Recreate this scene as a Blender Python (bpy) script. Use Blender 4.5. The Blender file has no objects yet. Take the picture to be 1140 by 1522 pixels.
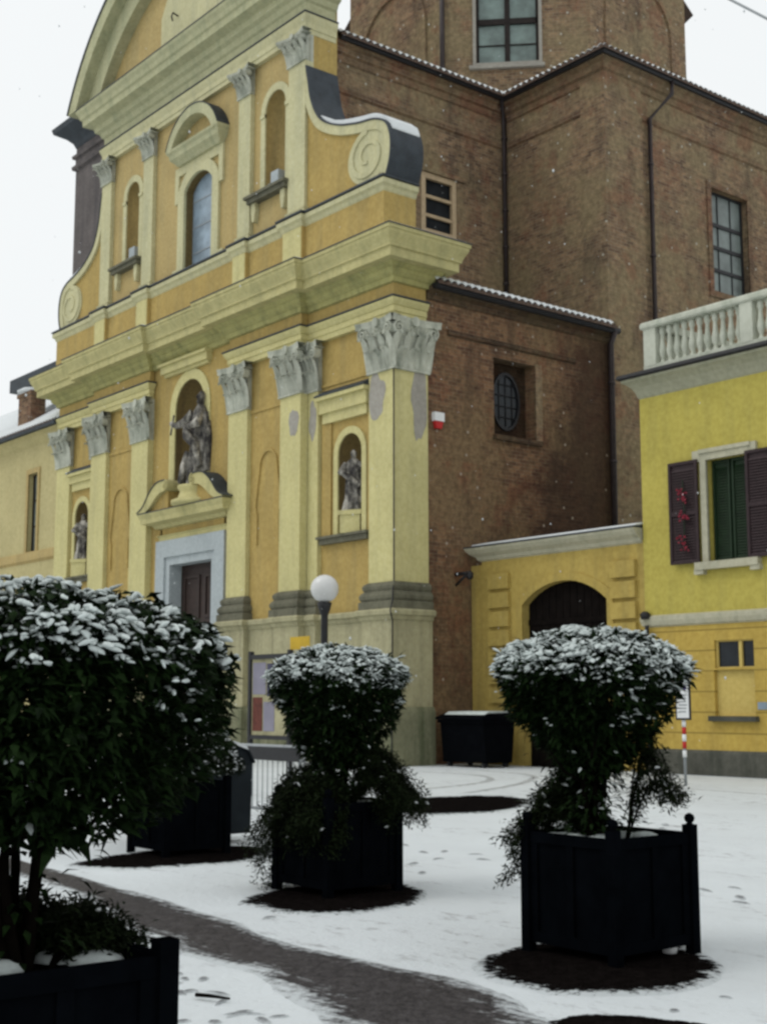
import bpy, bmesh, math, random
from mathutils import Vector, Matrix, noise
R_ = math.radians
C = bpy.context.scene.collection
SC = bpy.context.scene
rnd = random.Random(7)

# ------------------------------------------------------------------ camera
FPX, PITCH = 2003.0, math.atan(284/2003.0)
YAW = math.atan(2510/2023.0)                     # camera turned left of +Y
cam = bpy.data.cameras.new('camera'); cam_o = bpy.data.objects.new('camera', cam); C.objects.link(cam_o)
cam_o.location = (0, 0, 1.6)
cam_o.rotation_euler = (math.pi/2 + PITCH, 0, YAW)
cam.sensor_fit = 'VERTICAL'; cam.sensor_height = 36.0; cam.lens = FPX/1522*36.0
cam.clip_start = 0.05; cam.clip_end = 2000
SC.camera = cam_o
# ------------------------------------------------------------------ sky and sun (overcast snowy day)
SUN_EL, SUN_AZ = R_(52), R_(215)
w = bpy.data.worlds.new('World'); SC.world = w; w.use_nodes = True
nt = w.node_tree; nt.nodes.clear()
sky = nt.nodes.new('ShaderNodeTexSky'); sky.sky_type = 'NISHITA'; sky.sun_disc = False
sky.sun_elevation = SUN_EL; sky.sun_rotation = SUN_AZ; sky.dust_density = 6; sky.air_density = 1; sky.ozone_density = 1
hs = nt.nodes.new('ShaderNodeHueSaturation'); hs.inputs['Saturation'].default_value = 0.10
mx = nt.nodes.new('ShaderNodeMix'); mx.data_type = 'RGBA'; mx.inputs[0].default_value = 0.86
bg = nt.nodes.new('ShaderNodeBackground'); bg.inputs[1].default_value = 0.10
wo = nt.nodes.new('ShaderNodeOutputWorld')
nt.links.new(sky.outputs[0], hs.inputs['Color']); nt.links.new(hs.outputs[0], mx.inputs[6])
mx.inputs[7].default_value = (9.2, 9.5, 9.6, 1)
nt.links.new(mx.outputs[2], bg.inputs[0]); nt.links.new(bg.outputs[0], wo.inputs[0])
sl = bpy.data.lights.new('sun', 'SUN'); sl.energy = 0.5; sl.angle = R_(20); sl.color = (1, .97, .92)
so = bpy.data.objects.new('sun', sl); C.objects.link(so)
sd = Vector((math.sin(SUN_AZ)*math.cos(SUN_EL), math.cos(SUN_AZ)*math.cos(SUN_EL), math.sin(SUN_EL)))
so.rotation_euler = sd.to_track_quat('Z', 'Y').to_euler()
SC.view_settings.view_transform = 'Standard'; SC.view_settings.look = 'None'
SC.view_settings.exposure = 0.12; SC.view_settings.gamma = 1
SC.cycles.filter_width = 2.8

# ------------------------------------------------------------------ materials
def new_mat(name):
    m = bpy.data.materials.new(name); m.use_nodes = True
    n = m.node_tree.nodes; b = n['Principled BSDF']
    return m, m.node_tree, b
def nd(t, kind, **kw):
    x = t.nodes.new(kind)
    for k, v in kw.items(): setattr(x, k, v)
    return x
def objco(t, scale=(1, 1, 1)):
    tc = nd(t, 'ShaderNodeNewGeometry'); mp = nd(t, 'ShaderNodeMapping'); mp.inputs['Scale'].default_value = scale
    t.links.new(tc.outputs['Position'], mp.inputs['Vector']); return mp.outputs[0]
def noise_tex(t, vec, scale, detail=5, rough=.6):
    n = nd(t, 'ShaderNodeTexNoise'); n.inputs['Scale'].default_value = scale; n.inputs['Detail'].default_value = detail
    n.inputs['Roughness'].default_value = rough
    if vec is not None: t.links.new(vec, n.inputs['Vector'])
    return n.outputs['Fac']
def ramp(t, fac, stops):
    r = nd(t, 'ShaderNodeValToRGB'); e = r.color_ramp.elements
    while len(e) < len(stops): e.new(.5)
    for i, (p, c) in enumerate(stops):
        e[i].position = p; e[i].color = c if len(c) == 4 else (*c, 1)
    t.links.new(fac, r.inputs[0]); return r.outputs[0]
def mix(t, fac, a, b, mode='MIX'):
    m = nd(t, 'ShaderNodeMix', data_type='RGBA', blend_type=mode)
    for i, v in ((0, fac), (6, a), (7, b)):
        if isinstance(v, (int, float)): m.inputs[i].default_value = v
        elif isinstance(v, tuple): m.inputs[i].default_value = v if len(v) == 4 else (*v, 1)
        else: t.links.new(v, m.inputs[i])
    return m.outputs[2]
def bump(t, b, h, s=.3, d=.02):
    x = nd(t, 'ShaderNodeBump'); x.inputs['Strength'].default_value = s; x.inputs['Distance'].default_value = d
    t.links.new(h, x.inputs['Height']); t.links.new(x.outputs[0], b.inputs['Normal'])
def sc(c, k): return tuple(min(1, v*k) for v in c)
def mth(t, op, a, b=None):
    m = nd(t, 'ShaderNodeMath', operation=op)
    for i, v in enumerate((a, b)):
        if v is None: continue
        if isinstance(v, (int, float)): m.inputs[i].default_value = v
        else: t.links.new(v, m.inputs[i])
    return m.outputs[0]

def plaster(name, col, stain=(.25, .24, .17), var=.16, amt=.55, joints=0):
    m, t, b = new_mat(name)
    p = objco(t)
    n1 = noise_tex(t, p, .9, 6, .65); n2 = noise_tex(t, objco(t, (2.2, 2.2, .22)), 1.3, 5, .6); n3 = noise_tex(t, p, 9, 4)
    c = ramp(t, n1, [(.25, sc(col, 1-var)), (.75, sc(col, 1+var))])
    c = mix(t, mth(t, 'MULTIPLY', ramp(t, n2, [(.47, (0, 0, 0)), (.74, (1, 1, 1))]), amt), c, stain)
    c = mix(t, .18, c, ramp(t, n3, [(.3, (0, 0, 0)), (.7, (1, 1, 1))]), 'SOFT_LIGHT')
    if joints:
        s = nd(t, 'ShaderNodeSeparateXYZ'); t.links.new(p, s.inputs[0])
        fr = mth(t, 'FRACT', mth(t, 'DIVIDE', s.outputs[2], joints))
        c = mix(t, mth(t, 'LESS_THAN', fr, .07), c, sc(col, .55))
    t.links.new(c, b.inputs['Base Color']); b.inputs['Roughness'].default_value = .9
    b.inputs['Specular IOR Level'].default_value = .2
    bump(t, b, n3, .25, .02); return m
def statue_mat(name, col, stain, *a):
    m, t, b = new_mat(name); p = objco(t)
    c = ramp(t, noise_tex(t, objco(t, (1, 1, .6)), 2.6, 6, .7), [(.40, stain), (.50, sc(col, .45)), (.62, sc(col, 1.5))])
    t.links.new(c, b.inputs['Base Color']); b.inputs['Roughness'].default_value = .8; b.inputs['Specular IOR Level'].default_value = .2
    bump(t, b, noise_tex(t, p, 14, 5), .3, .03); return m
def simple(name, col, rough=.7, var=.15, scale=4, metal=0, spec=.3, bs=.15):
    m, t, b = new_mat(name)
    n = noise_tex(t, objco(t), scale, 5)
    t.links.new(ramp(t, n, [(.3, sc(col, 1-var)), (.7, sc(col, 1+var))]), b.inputs['Base Color'])
    b.inputs['Roughness'].default_value = rough; b.inputs['Metallic'].default_value = metal
    b.inputs['Specular IOR Level'].default_value = spec
    bump(t, b, n, bs, .02); return m
def brick(name, dark=1.0, low_dark=False, tint=(1, 1, 1)):
    m, t, b = new_mat(name)
    g = nd(t, 'ShaderNodeNewGeometry')
    cr = nd(t, 'ShaderNodeVectorMath', operation='CROSS_PRODUCT'); cr.inputs[0].default_value = (0, 0, 1)
    t.links.new(g.outputs['True Normal'], cr.inputs[1])
    dt = nd(t, 'ShaderNodeVectorMath', operation='DOT_PRODUCT'); t.links.new(cr.outputs[0], dt.inputs[0]); t.links.new(g.outputs['Position'], dt.inputs[1])
    s = nd(t, 'ShaderNodeSeparateXYZ'); t.links.new(g.outputs['Position'], s.inputs[0])
    cb = nd(t, 'ShaderNodeCombineXYZ'); t.links.new(dt.outputs['Value'], cb.inputs[0]); t.links.new(s.outputs[2], cb.inputs[1])
    bt = nd(t, 'ShaderNodeTexBrick'); t.links.new(cb.outputs[0], bt.inputs['Vector'])
    bt.inputs['Scale'].default_value = 1; bt.inputs['Brick Width'].default_value = .30; bt.inputs['Row Height'].default_value = .105
    bt.inputs['Mortar Size'].default_value = .010; bt.inputs['Mortar Smooth'].default_value = .3; bt.inputs['Bias'].default_value = -.1
    k = dark
    bt.inputs['Color1'].default_value = (*sc((.27, .165, .098), k), 1); bt.inputs['Color2'].default_value = (*sc((.115, .068, .048), k), 1)
    bt.inputs['Mortar'].default_value = (*sc((.245, .20, .145), k), 1)
    p = objco(t)
    n1 = noise_tex(t, p, .42, 7, .68); n2 = noise_tex(t, p, .9, 7, .74); n3 = noise_tex(t, objco(t, (1.6, 1.6, .6)), .7, 6, .65); n4 = noise_tex(t, p, 6.5, 5, .75)
    c = mix(t, ramp(t, n1, [(.42, (0, 0, 0)), (.58, (.8, .8, .8))]), bt.outputs[0], sc((.24, .18, .105), k))
    c = mix(t, ramp(t, n2, [(.52, (0, 0, 0)), (.62, (.5, .5, .5))]), c, sc((.21, .088, .055), k))
    c = mix(t, ramp(t, n3, [(.52, (0, 0, 0)), (.72, (.65, .65, .65))]), c, sc((.07, .05, .04), k))
    c = mix(t, .56, c, ramp(t, n4, [(.28, (.10, .10, .10)), (.72, (.9, .9, .9))]), 'OVERLAY')
    if low_dark:   # brick darkens low down and towards the downpipe end
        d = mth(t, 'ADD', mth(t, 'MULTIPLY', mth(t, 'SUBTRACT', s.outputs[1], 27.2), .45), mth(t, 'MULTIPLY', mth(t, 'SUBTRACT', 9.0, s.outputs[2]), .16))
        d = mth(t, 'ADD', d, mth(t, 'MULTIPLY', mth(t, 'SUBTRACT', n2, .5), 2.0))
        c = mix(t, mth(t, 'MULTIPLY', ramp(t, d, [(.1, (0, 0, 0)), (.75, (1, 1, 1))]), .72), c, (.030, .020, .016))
    v = nd(t, 'ShaderNodeTexVoronoi'); v.inputs['Scale'].default_value = 2.1; t.links.new(p, v.inputs['Vector'])
    c = mix(t, mth(t, 'LESS_THAN', v.outputs['Distance'], .09), c, sc((.42, .38, .32), k))
    c = mix(t, 1.0, c, tint, 'MULTIPLY')
    t.links.new(c, b.inputs['Base Color']); b.inputs['Roughness'].default_value = .95; b.inputs['Specular IOR Level'].default_value = .1
    bump(t, b, mth(t, 'ADD', bt.outputs['Fac'], n4), .22, .02); return m
def glass(name, col, rough=.12):
    m, t, b = new_mat(name)
    n = noise_tex(t, objco(t), 1.6, 3)
    t.links.new(ramp(t, n, [(.3, sc(col, .6)), (.7, sc(col, 1.3))]), b.inputs['Base Color'])
    b.inputs['Roughness'].default_value = rough; b.inputs['Specular IOR Level'].default_value = .6 if max(col) > .08 else .2; return m
def snow_mat(name, ground=False):
    m, t, b = new_mat(name)
    p = objco(t); n1 = noise_tex(t, p, 14, 6, .7); n2 = noise_tex(t, p, .7, 5, .6)
    col = (.68, .72, .735) if ground else (.74, .77, .775)
    c = ramp(t, n2, [(.3, sc(col, .9)), (.7, col)])
    if ground:
        n3 = noise_tex(t, objco(t, (1, 2.2, 1)), 2.6, 7, .75)
        n4 = noise_tex(t, p, .55, 3, .5)
        f = mth(t, 'MULTIPLY', ramp(t, n3, [(.545, (0, 0, 0)), (.63, (1, 1, 1))]), ramp(t, n4, [(.44, (.03, .03, .03)), (.58, (.95, .95, .95))]))
        c = mix(t, mth(t, 'MULTIPLY', f, .75), c, (.25, .25, .25))
        c = mix(t, mth(t, 'MULTIPLY', ramp(t, noise_tex(t, p, .28, 5, .6), [(.42, (0, 0, 0)), (.7, (1, 1, 1))]), .3), c, (.55, .57, .58))
    t.links.new(c, b.inputs['Base Color']); b.inputs['Roughness'].default_value = .85; b.inputs['Specular IOR Level'].default_value = .15
    bump(t, b, mth(t, 'ADD', n1, noise_tex(t, p, 3.2, 5, .6)), .55, .05); return m
def sheet_mat(name, col, col2, th=.55, soft=.12, sc_=7, streak=0, spec=.05):
    """bare wet ground showing through the snow; attribute edge = 1 at the border of the sheet"""
    m, t, b = new_mat(name)
    a = nd(t, 'ShaderNodeAttribute', attribute_name='edge')
    p = objco(t); n = noise_tex(t, p, sc_, 7, .75); n2 = noise_tex(t, p, 55, 4, .7); n3 = noise_tex(t, p, 1.6, 5, .6); n5 = noise_tex(t, objco(t, (.8, 7, 1)), 1.6, 6, .7)
    ground = mix(t, .5, ramp(t, n2, [(.4, col), (.62, col2)]), ramp(t, n, [(.42, col), (.62, col2)]))
    e = mth(t, 'ADD', a.outputs['Fac'], mth(t, 'MULTIPLY', mth(t, 'SUBTRACT', n, .5), 1.1))
    e = mth(t, 'ADD', e, mth(t, 'MULTIPLY', mth(t, 'SUBTRACT', n3, .5), .5))
    if streak: e = mth(t, 'ADD', e, mth(t, 'MULTIPLY', mth(t, 'SUBTRACT', n5, .48), streak))
    f = ramp(t, e, [(th, (0, 0, 0)), (th+soft, (1, 1, 1))])
    sn_ = ramp(t, noise_tex(t, p, .7, 5, .6), [(.3, (.61, .65, .66)), (.7, (.68, .72, .735))])
    t.links.new(mix(t, f, ground, sn_), b.inputs['Base Color'])
    r = mix(t, f, (.55, .55, .55), (.9, .9, .9)); t.links.new(r, b.inputs['Roughness'])
    b.inputs['Specular IOR Level'].default_value = spec
    bump(t, b, mth(t, 'ADD', n2, n), .8, .03); return m
def leaf_mat(name, c1, c2):
    m, t, b = new_mat(name)
    n = noise_tex(t, objco(t), 11, 3)
    t.links.new(ramp(t, n, [(.35, c1), (.7, c2)]), b.inputs['Base Color'])
    b.inputs['Roughness'].default_value = .6; b.inputs['Specular IOR Level'].default_value = .03; return m

M = dict(
    cream=plaster('cream plaster', (.545, .495, .235), (.33, .30, .16), .10, .35),
    cream_up=plaster('pale cream plaster', (.52, .49, .29), (.33, .33, .22), .10, .5),
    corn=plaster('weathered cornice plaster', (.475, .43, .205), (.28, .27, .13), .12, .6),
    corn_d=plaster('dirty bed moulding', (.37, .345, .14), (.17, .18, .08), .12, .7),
    corn_up=plaster('greenish cornice plaster', (.42, .41, .25), (.25, .275, .17), .14, .6),
    orange=plaster('ochre plaster', (.41, .295, .10), (.25, .20, .09), .12, .5),
    orange_up=plaster('faded ochre plaster', (.43, .325, .14), (.29, .25, .13), .12, .5),
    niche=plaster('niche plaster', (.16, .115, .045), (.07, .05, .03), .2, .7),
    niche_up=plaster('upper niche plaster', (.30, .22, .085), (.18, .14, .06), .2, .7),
    ped=plaster('pedestal render', (.36, .335, .205), (.19, .18, .11), .15, .75),
    base=plaster('mossy stone base', (.20, .20, .125), (.06, .075, .035), .25, .85),
    dirty=plaster('dirty base moulding', (.14, .135, .095), (.05, .05, .035), .2, .7),
    stone=plaster('grey capital stone', (.44, .45, .375), (.10, .12, .09), .3, .8),
    statue=statue_mat('statue marble', (.34, .32, .28), (.035, .032, .032), .35, .9),
    bare=plaster('bare render', (.33, .31, .27), (.25, .23, .2), .1, .4),
    marble=plaster('portal marble', (.38, .42, .43), (.27, .30, .30), .08, .3),
    brick=brick('old brick', .82), brick_ch=brick('chapel brick', .74, True, (1.04, .95, .88)), brick_up=brick('upper brick', 1.06, False, (.91, .96, .95)), brick_dk=brick('dark brick', .42), brick_rec=brick('dark recess brick', .2), brick_tw=plaster('tower render', (.12, .105, .10), (.06, .056, .06), .3, .8),
    lead=simple('lead sheet', (.032, .04, .048), .6, .3, 3),
    snow=snow_mat('snow'), snow_g=snow_mat('snow ground', True),
    tile=simple('roof tile', (.09, .06, .045), .85, .35, 8),
    dark=simple('dark timber', (.016, .011, .009), .7, .4, 5),
    gate=simple('gate timber', (.006, .0045, .004), .85, .4, 5, 0, .05),
    door=simple('door wood', (.035, .022, .018), .6, .35, 6),
    iron=simple('iron', (.018, .018, .02), .5, .2, 8),
    pipe=simple('downpipe', (.035, .026, .026), .5, .3, 6),
    wood=simple('window wood', (.46, .35, .22), .7, .15, 7),
    glass_b=glass('window glass blue', (.27, .35, .42), .35), glass_d=glass('dark glass', (.018, .022, .026)), glass_g=glass('green glass', (.17, .23, .21), .4),
    glass_t=glass('leaded glass', (.15, .18, .17), .4),
    yel=plaster('yellow plaster', (.44, .372, .085), (.30, .265, .08), .10, .4),
    yel_lo=plaster('rusticated yellow plaster', (.46, .325, .075), (.30, .22, .07), .10, .4, .46),
    yel_pl=plaster('blind panel plaster', (.55, .42, .13), (.42, .31, .10), .08, .3),
    yel_gate=plaster('gateway plaster', (.42, .31, .085), (.22, .175, .065), .12, .6),
    trim=plaster('trim stone', (.44, .42, .31), (.27, .27, .20), .1, .5),
    cove=plaster('cove plaster', (.33, .325, .23), (.24, .25, .18), .1, .5),
    balus=plaster('white balustrade', (.50, .515, .43), (.24, .28, .21), .12, .7),
    plinth=plaster('stone plinth', (.085, .085, .07), (.03, .035, .028), .3, .7),
    shutter=simple('shutter paint', (.028, .015, .017), .6, .3, 9),
    green=simple('green blind', (.008, .024, .008), .6, .3, 6),
    red=simple('red petals', (.20, .012, .028), .6, .3, 9),
    lyel=plaster('side house plaster', (.46, .40, .20), (.36, .31, .15), .08, .4),
    planter=simple('planter metal', (.0022, .0028, .0038), .8, .3, 6, 0, 0),
    bark=simple('bark', (.004, .0032, .0025), .9, .4, 14, 0, 0),
    soil=simple('soil', (.010, .008, .006), .95, .4, 20, 0, .1),
    leaf=leaf_mat('laurel leaf', (.0025, .0055, .002), (.012, .026, .007)),
    leaf2=leaf_mat('juniper leaf', (.0045, .0075, .003), (.014, .022, .008)),
    bin=simple('bin plastic', (.0035, .004, .005), .85, .2, 5, 0, 0), binG=simple('grey bin', (.014, .018, .021), .7, .2, 5, 0, .05),
    globe=simple('globe glass', (.58, .58, .565), .25, .06, 3, 0, .5, .02),
    white=simple('white paint', (.75, .76, .76), .5, .05), redp=simple('red paint', (.45, .02, .02), .5, .1),
    sig=simple('signal yellow', (.55, .36, .02), .5, .1), grey=simple('grey paint', (.28, .30, .31), .5, .1),
    poster_w=simple('poster paper', (.22, .21, .26), .7, .1), poster_r=simple('poster red', (.11, .03, .02), .7, .35, 12), poster_d=simple('poster dark', (.06, .06, .10), .7, .3, 9),
    blue=simple('violet print', (.16, .12, .35), .6, .1), plaque=simple('plaque', (.22, .28, .34), .5, .1),
    slush=sheet_mat('wet road under slush', (.018, .016, .0165), (.115, .105, .106), .58, .34, 16, 1.2, .10), bare_g=sheet_mat('bare soil', (.003, .0025, .0023), (.013, .0105, .0098), .74, .14, 14, 0, 0),
    track=sheet_mat('tyre track', (.36, .37, .37), (.52, .54, .55), .30, .35, 5),
    flake=snow_mat('flake'), print=sheet_mat('trodden slush', (.16, .165, .17), (.42, .44, .45), .38, .55, 14, 0, 0), frost=simple('thin snow on leaves', (.53, .58, .565), .9, .2, 16, 0, .1),
)

# ------------------------------------------------------------------ mesh helpers
class MB:
    def __init__(s): s.v = []; s.f = []; s.sm = []; s.attr = None
    def add(s, vs, fs, smooth=False):
        o = len(s.v); s.v += [tuple(v) for v in vs]; s.f += [tuple(i+o for i in f) for f in fs]; s.sm += [smooth]*len(fs); return s
    def box(s, x0, x1, y0, y1, z0, z1):
        return s.add([(x0, y0, z0), (x1, y0, z0), (x1, y1, z0), (x0, y1, z0), (x0, y0, z1), (x1, y0, z1), (x1, y1, z1), (x0, y1, z1)],
                     [(0, 3, 2, 1), (4, 5, 6, 7), (0, 1, 5, 4), (1, 2, 6, 5), (2, 3, 7, 6), (3, 0, 4, 7)])
    def fbox(s, fr, u0, u1, v0, v1, w0, w1):
        P = [fr(u, v, w_) for w_ in (w0, w1) for u, v in ((u0, v0), (u1, v0), (u1, v1), (u0, v1))]
        return s.add(P, [(0, 3, 2, 1), (4, 5, 6, 7), (0, 1, 5, 4), (1, 2, 6, 5), (2, 3, 7, 6), (3, 0, 4, 7)])
    def prism(s, fr, pts, w0, w1):
        n = len(pts); P = [fr(u, v, w0) for u, v in pts] + [fr(u, v, w1) for u, v in pts]
        return s.add(P, [tuple(range(n)), tuple(range(n, 2*n))] + [(i, (i+1) % n, n+(i+1) % n, n+i) for i in range(n)])
    def ring(s, fr, outer, inner, w0, w1, closed=False):
        """band between two matching outlines, given depth"""
        n = len(outer); P = []
        for w_ in (w0, w1):
            P += [fr(u, v, w_) for u, v in outer] + [fr(u, v, w_) for u, v in inner]
        F = []; k = n if closed else n-1
        for i in range(k):
            j = (i+1) % n
            F += [(i, j, n+j, n+i), (2*n+i, 2*n+j, 3*n+j, 3*n+i), (i, j, 2*n+j, 2*n+i), (n+i, n+j, 3*n+j, 3*n+i)]
        if not closed: F += [(0, n, 3*n, 2*n), (n-1, 2*n-1, 4*n-1, 3*n-1)]
        return s.add(P, F)
    def sweep(s, path, prof, back=None, caps=True):
        """moulding profile [(out, z)...] run along a plan path, mitred at the corners; outward is to the right of travel"""
        n = len(path); offs = []
        seg = []
        for i in range(n-1):
            d = Vector((path[i+1][0]-path[i][0], path[i+1][1]-path[i][1])).normalized(); seg.append(Vector((d.y, -d.x)))
        for i in range(n):
            a = seg[max(0, i-1)]; b = seg[min(n-2, i)]
            q = a+b; offs.append(q/(1+a.dot(b)) if (1+a.dot(b)) > .05 else a)
        pr = list(prof)
        if back is not None: pr = [(back, pr[0][1])] + pr + [(back, pr[-1][1])]
        m = len(pr); P = []
        for i in range(n):
            for o, z in pr: P.append((path[i][0]+offs[i].x*o, path[i][1]+offs[i].y*o, z))
        F = []
        for i in range(n-1):
            for j in range(m-1): F.append((i*m+j, (i+1)*m+j, (i+1)*m+j+1, i*m+j+1))
            if back is not None: F.append((i*m+m-1, (i+1)*m+m-1, (i+1)*m, i*m))
        if caps: F += [tuple(range(m)), tuple((n-1)*m+j for j in range(m))]
        return s.add(P, F)
    def tube(s, pts, r, n=8, smooth=True, caps=True):
        P = []; L = len(pts); pts = [Vector(p) for p in pts]
        for i, p in enumerate(pts):
            d = (pts[min(L-1, i+1)]-pts[max(0, i-1)]).normalized()
            a = d.cross(Vector((0, 0, 1)) if abs(d.z) < .9 else Vector((1, 0, 0))).normalized(); b = d.cross(a)
            rr = r[i] if isinstance(r, (list, tuple)) else r
            for k in range(n):
                t = 2*math.pi*k/n; P.append(p+a*(math.cos(t)*rr)+b*(math.sin(t)*rr))
        F = [(i*n+k, i*n+(k+1) % n, (i+1)*n+(k+1) % n, (i+1)*n+k) for i in range(L-1) for k in range(n)]
        if caps: F += [tuple(range(n)), tuple((L-1)*n+k for k in range(n))]
        return s.add(P, F, smooth)
    def lathe(s, prof, c=(0, 0, 0), n=16, smooth=True):
        P = [(c[0]+r*math.cos(2*math.pi*k/n), c[1]+r*math.sin(2*math.pi*k/n), c[2]+z) for r, z in prof for k in range(n)]
        L = len(prof)
        F = [(i*n+k, i*n+(k+1) % n, (i+1)*n+(k+1) % n, (i+1)*n+k) for i in range(L-1) for k in range(n)]
        F += [tuple(range(n)), tuple((L-1)*n+k for k in range(n))]
        return s.add(P, F, smooth)
    def panel(s, fr, u0, u1, v0, v1, holes=(), reveal=.3, na=14):
        """wall face with rectangular or arched holes; a hole is (ua, ub, va, vb, rise)"""
        us = sorted({u0, u1, *[h[0] for h in holes], *[h[1] for h in holes]}); vs = sorted({v0, v1, *[h[2] for h in holes], *[h[3] for h in holes]})
        us = [u for u in us if u0 <= u <= u1]; vs = [v for v in vs if v0 <= v <= v1]
        for i in range(len(us)-1):
            for j in range(len(vs)-1):
                cu, cv = (us[i]+us[i+1])/2, (vs[j]+vs[j+1])/2
                if any(h[0] < cu < h[1] and h[2] < cv < h[3] for h in holes): continue
                s.add([fr(us[i], vs[j], 0), fr(us[i+1], vs[j], 0), fr(us[i+1], vs[j+1], 0), fr(us[i], vs[j+1], 0)], [(0, 1, 2, 3)])
        for ua, ub, va, vb, rise in holes:
            out = outline(ua, ub, va, vb, rise, na)
            if rise:
                arc = out[1:-1]
                k = len(arc); P = [fr(u, v, 0) for u, v in arc]+[fr(u, vb, 0) for u, v in arc]
                s.add(P, [(q, q+1, k+q+1, k+q) for q in range(k-1)])
            if reveal:
                k = len(out); P = [fr(u, v, 0) for u, v in out]+[fr(u, v, -reveal) for u, v in out]
                s.add(P, [(q, (q+1) % k, k+(q+1) % k, k+q) for q in range(k)])
        return s
    def niche(s, fr, ua, ub, va, vb, depth, n=14):
        r = (ub-ua)/2; c = (ua+ub)/2; sp = vb-r; P = []; F = []
        lev = [(1, va), (1, sp)]+[(math.cos(a), sp+r*math.sin(a)) for a in [math.pi/2*q/7 for q in range(1, 8)]]
        for k_, z in lev:
            for i in range(n+1):
                t = math.pi*i/n; P.append(fr(c-r*k_*math.cos(t), z, -depth*k_*math.sin(t)))
        for j in range(len(lev)-1):
            for i in range(n): F.append((j*(n+1)+i, j*(n+1)+i+1, (j+1)*(n+1)+i+1, (j+1)*(n+1)+i))
        F.append(tuple(range(n+1)))
        return s.add(P, F, True)
    def build(s, name, mat, parent=None, loc=None):
        me = bpy.data.meshes.new(name); me.from_pydata(s.v, [], s.f); me.materials.append(mat)
        me.polygons.foreach_set('use_smooth', s.sm); me.update()
        bm = bmesh.new(); bm.from_mesh(me); bmesh.ops.recalc_face_normals(bm, faces=bm.faces); bm.to_mesh(me); bm.free()
        if s.attr is not None:
            a = me.attributes.new('edge', 'FLOAT', 'POINT'); a.data.foreach_set('value', s.attr)
        o = bpy.data.objects.new(name, me); C.objects.link(o)
        if loc: o.location = loc
        if parent is not None:
            o.parent = parent; o.matrix_parent_inverse = Matrix.Translation(wloc(parent)).inverted()
        return o
def wloc(o):
    return WL[o.name] if o.type == 'EMPTY' else Vector((0, 0, 0))
WL = {}
def outline(ua, ub, va, vb, rise, na=14):
    if not rise: return [(ua, va), (ua, vb), (ub, vb), (ub, va)]
    c = (ua+ub)/2; h = (ub-ua)/2
    rad = (h*h+rise*rise)/(2*rise); cz = vb-rad; a0 = math.asin(min(1, h/rad))
    if rise > h*.999: a0 = math.pi/2
    arc = [(c+rad*math.sin(-a0+2*a0*i/na), cz+rad*math.cos(-a0+2*a0*i/na)) for i in range(na+1)]
    arc[0] = (ua, arc[0][1]); arc[-1] = (ub, arc[-1][1])
    return [(ua, va)]+arc+[(ub, va)]
def grow(ua, ub, va, vb, rise, g, gb=0):
    return (ua-g, ub+g, va-gb, vb+g, rise+g*.999 if rise else 0)
def front(y): return lambda u, v, w_: (u, y-w_, v)
def side(x): return lambda u, v, w_: (x+w_, u, v)
def empty(name, loc, label=None, cat=None, group=None):
    o = bpy.data.objects.new(name, None); C.objects.link(o); o.location = loc; WL[o.name] = Vector(loc)
    return tag(o, label, cat, group)
def tag(o, label=None, cat=None, group=None, kind=None):
    if label: o['label'] = label
    if cat: o['category'] = cat
    if group: o['group'] = group
    if kind: o['kind'] = kind
    return o
def copy_tree(o, loc, rz, label=None):
    r = o.copy(); C.objects.link(r); r.location = loc; r.rotation_euler = (0, 0, rz)
    if label: r['label'] = label
    for ch in list(o.children):
        c = ch.copy(); C.objects.link(c); c.parent = r
        for g in list(ch.children):
            d = g.copy(); C.objects.link(d); d.parent = c
    return r
def catmull(p, n=6):
    out = []; P = [Vector(q) for q in p]
    for i in range(len(P)-1):
        a, b, c, d = P[max(0, i-1)], P[i], P[i+1], P[min(len(P)-1, i+2)]
        for k in range(n):
            t = k/n; out.append(.5*((2*b)+(c-a)*t+(2*a-5*b+4*c-d)*t*t+(3*b-a-3*c+d)*t**3))
    out.append(P[-1]); return out
def frame_rect(mb, fr, ua, ub, va, vb, t, w0, w1, bottom=True):
    mb.fbox(fr, ua-t, ua, va, vb+t, w0, w1); mb.fbox(fr, ub, ub+t, va, vb+t, w0, w1); mb.fbox(fr, ua, ub, vb, vb+t, w0, w1)
    if bottom: mb.fbox(fr, ua-t, ub+t, va-t, va, w0, w1)

# ------------------------------------------------------------------ GROUND
def gz(x, y):
    if -19 < x < 0 and 0 < y < 19:
        k = min(1, (19+x)/2, (19-y)/2, (-x)/1.0, y/1.0)
        v = Vector((x*1.1, y*1.1, 0)); v2 = Vector((x*4.5, y*4.5, 3))
        return k*(.018*noise.noise(v)+.007*noise.noise(v2))
    return 0.0
def axis(lo, hi, a, b, st, big):
    r = [a+st*i for i in range(int((b-a)/st)+1)]; x = a
    L = []; s_ = st
    while x > lo: s_ *= big; x -= s_; L.append(max(x, lo))
    x = r[-1]; s_ = st; H_ = []
    while x < hi: s_ *= big; x += s_; H_.append(min(x, hi))
    return L[::-1]+r+H_
def build_ground():
    X = axis(-400, 400, -15, -2, .1, 1.5); Y = axis(-400, 600, 1, 10, .1, 1.5)
    v = [(x, y, gz(x, y)) for y in Y for x in X]; n = len(X)
    f = [(j*n+i, j*n+i+1, (j+1)*n+i+1, (j+1)*n+i) for j in range(len(Y)-1) for i in range(n-1)]
    o = MB().add(v, f, True).build('ground', M['snow_g']); tag(o, kind='structure')
build_ground()
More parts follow.
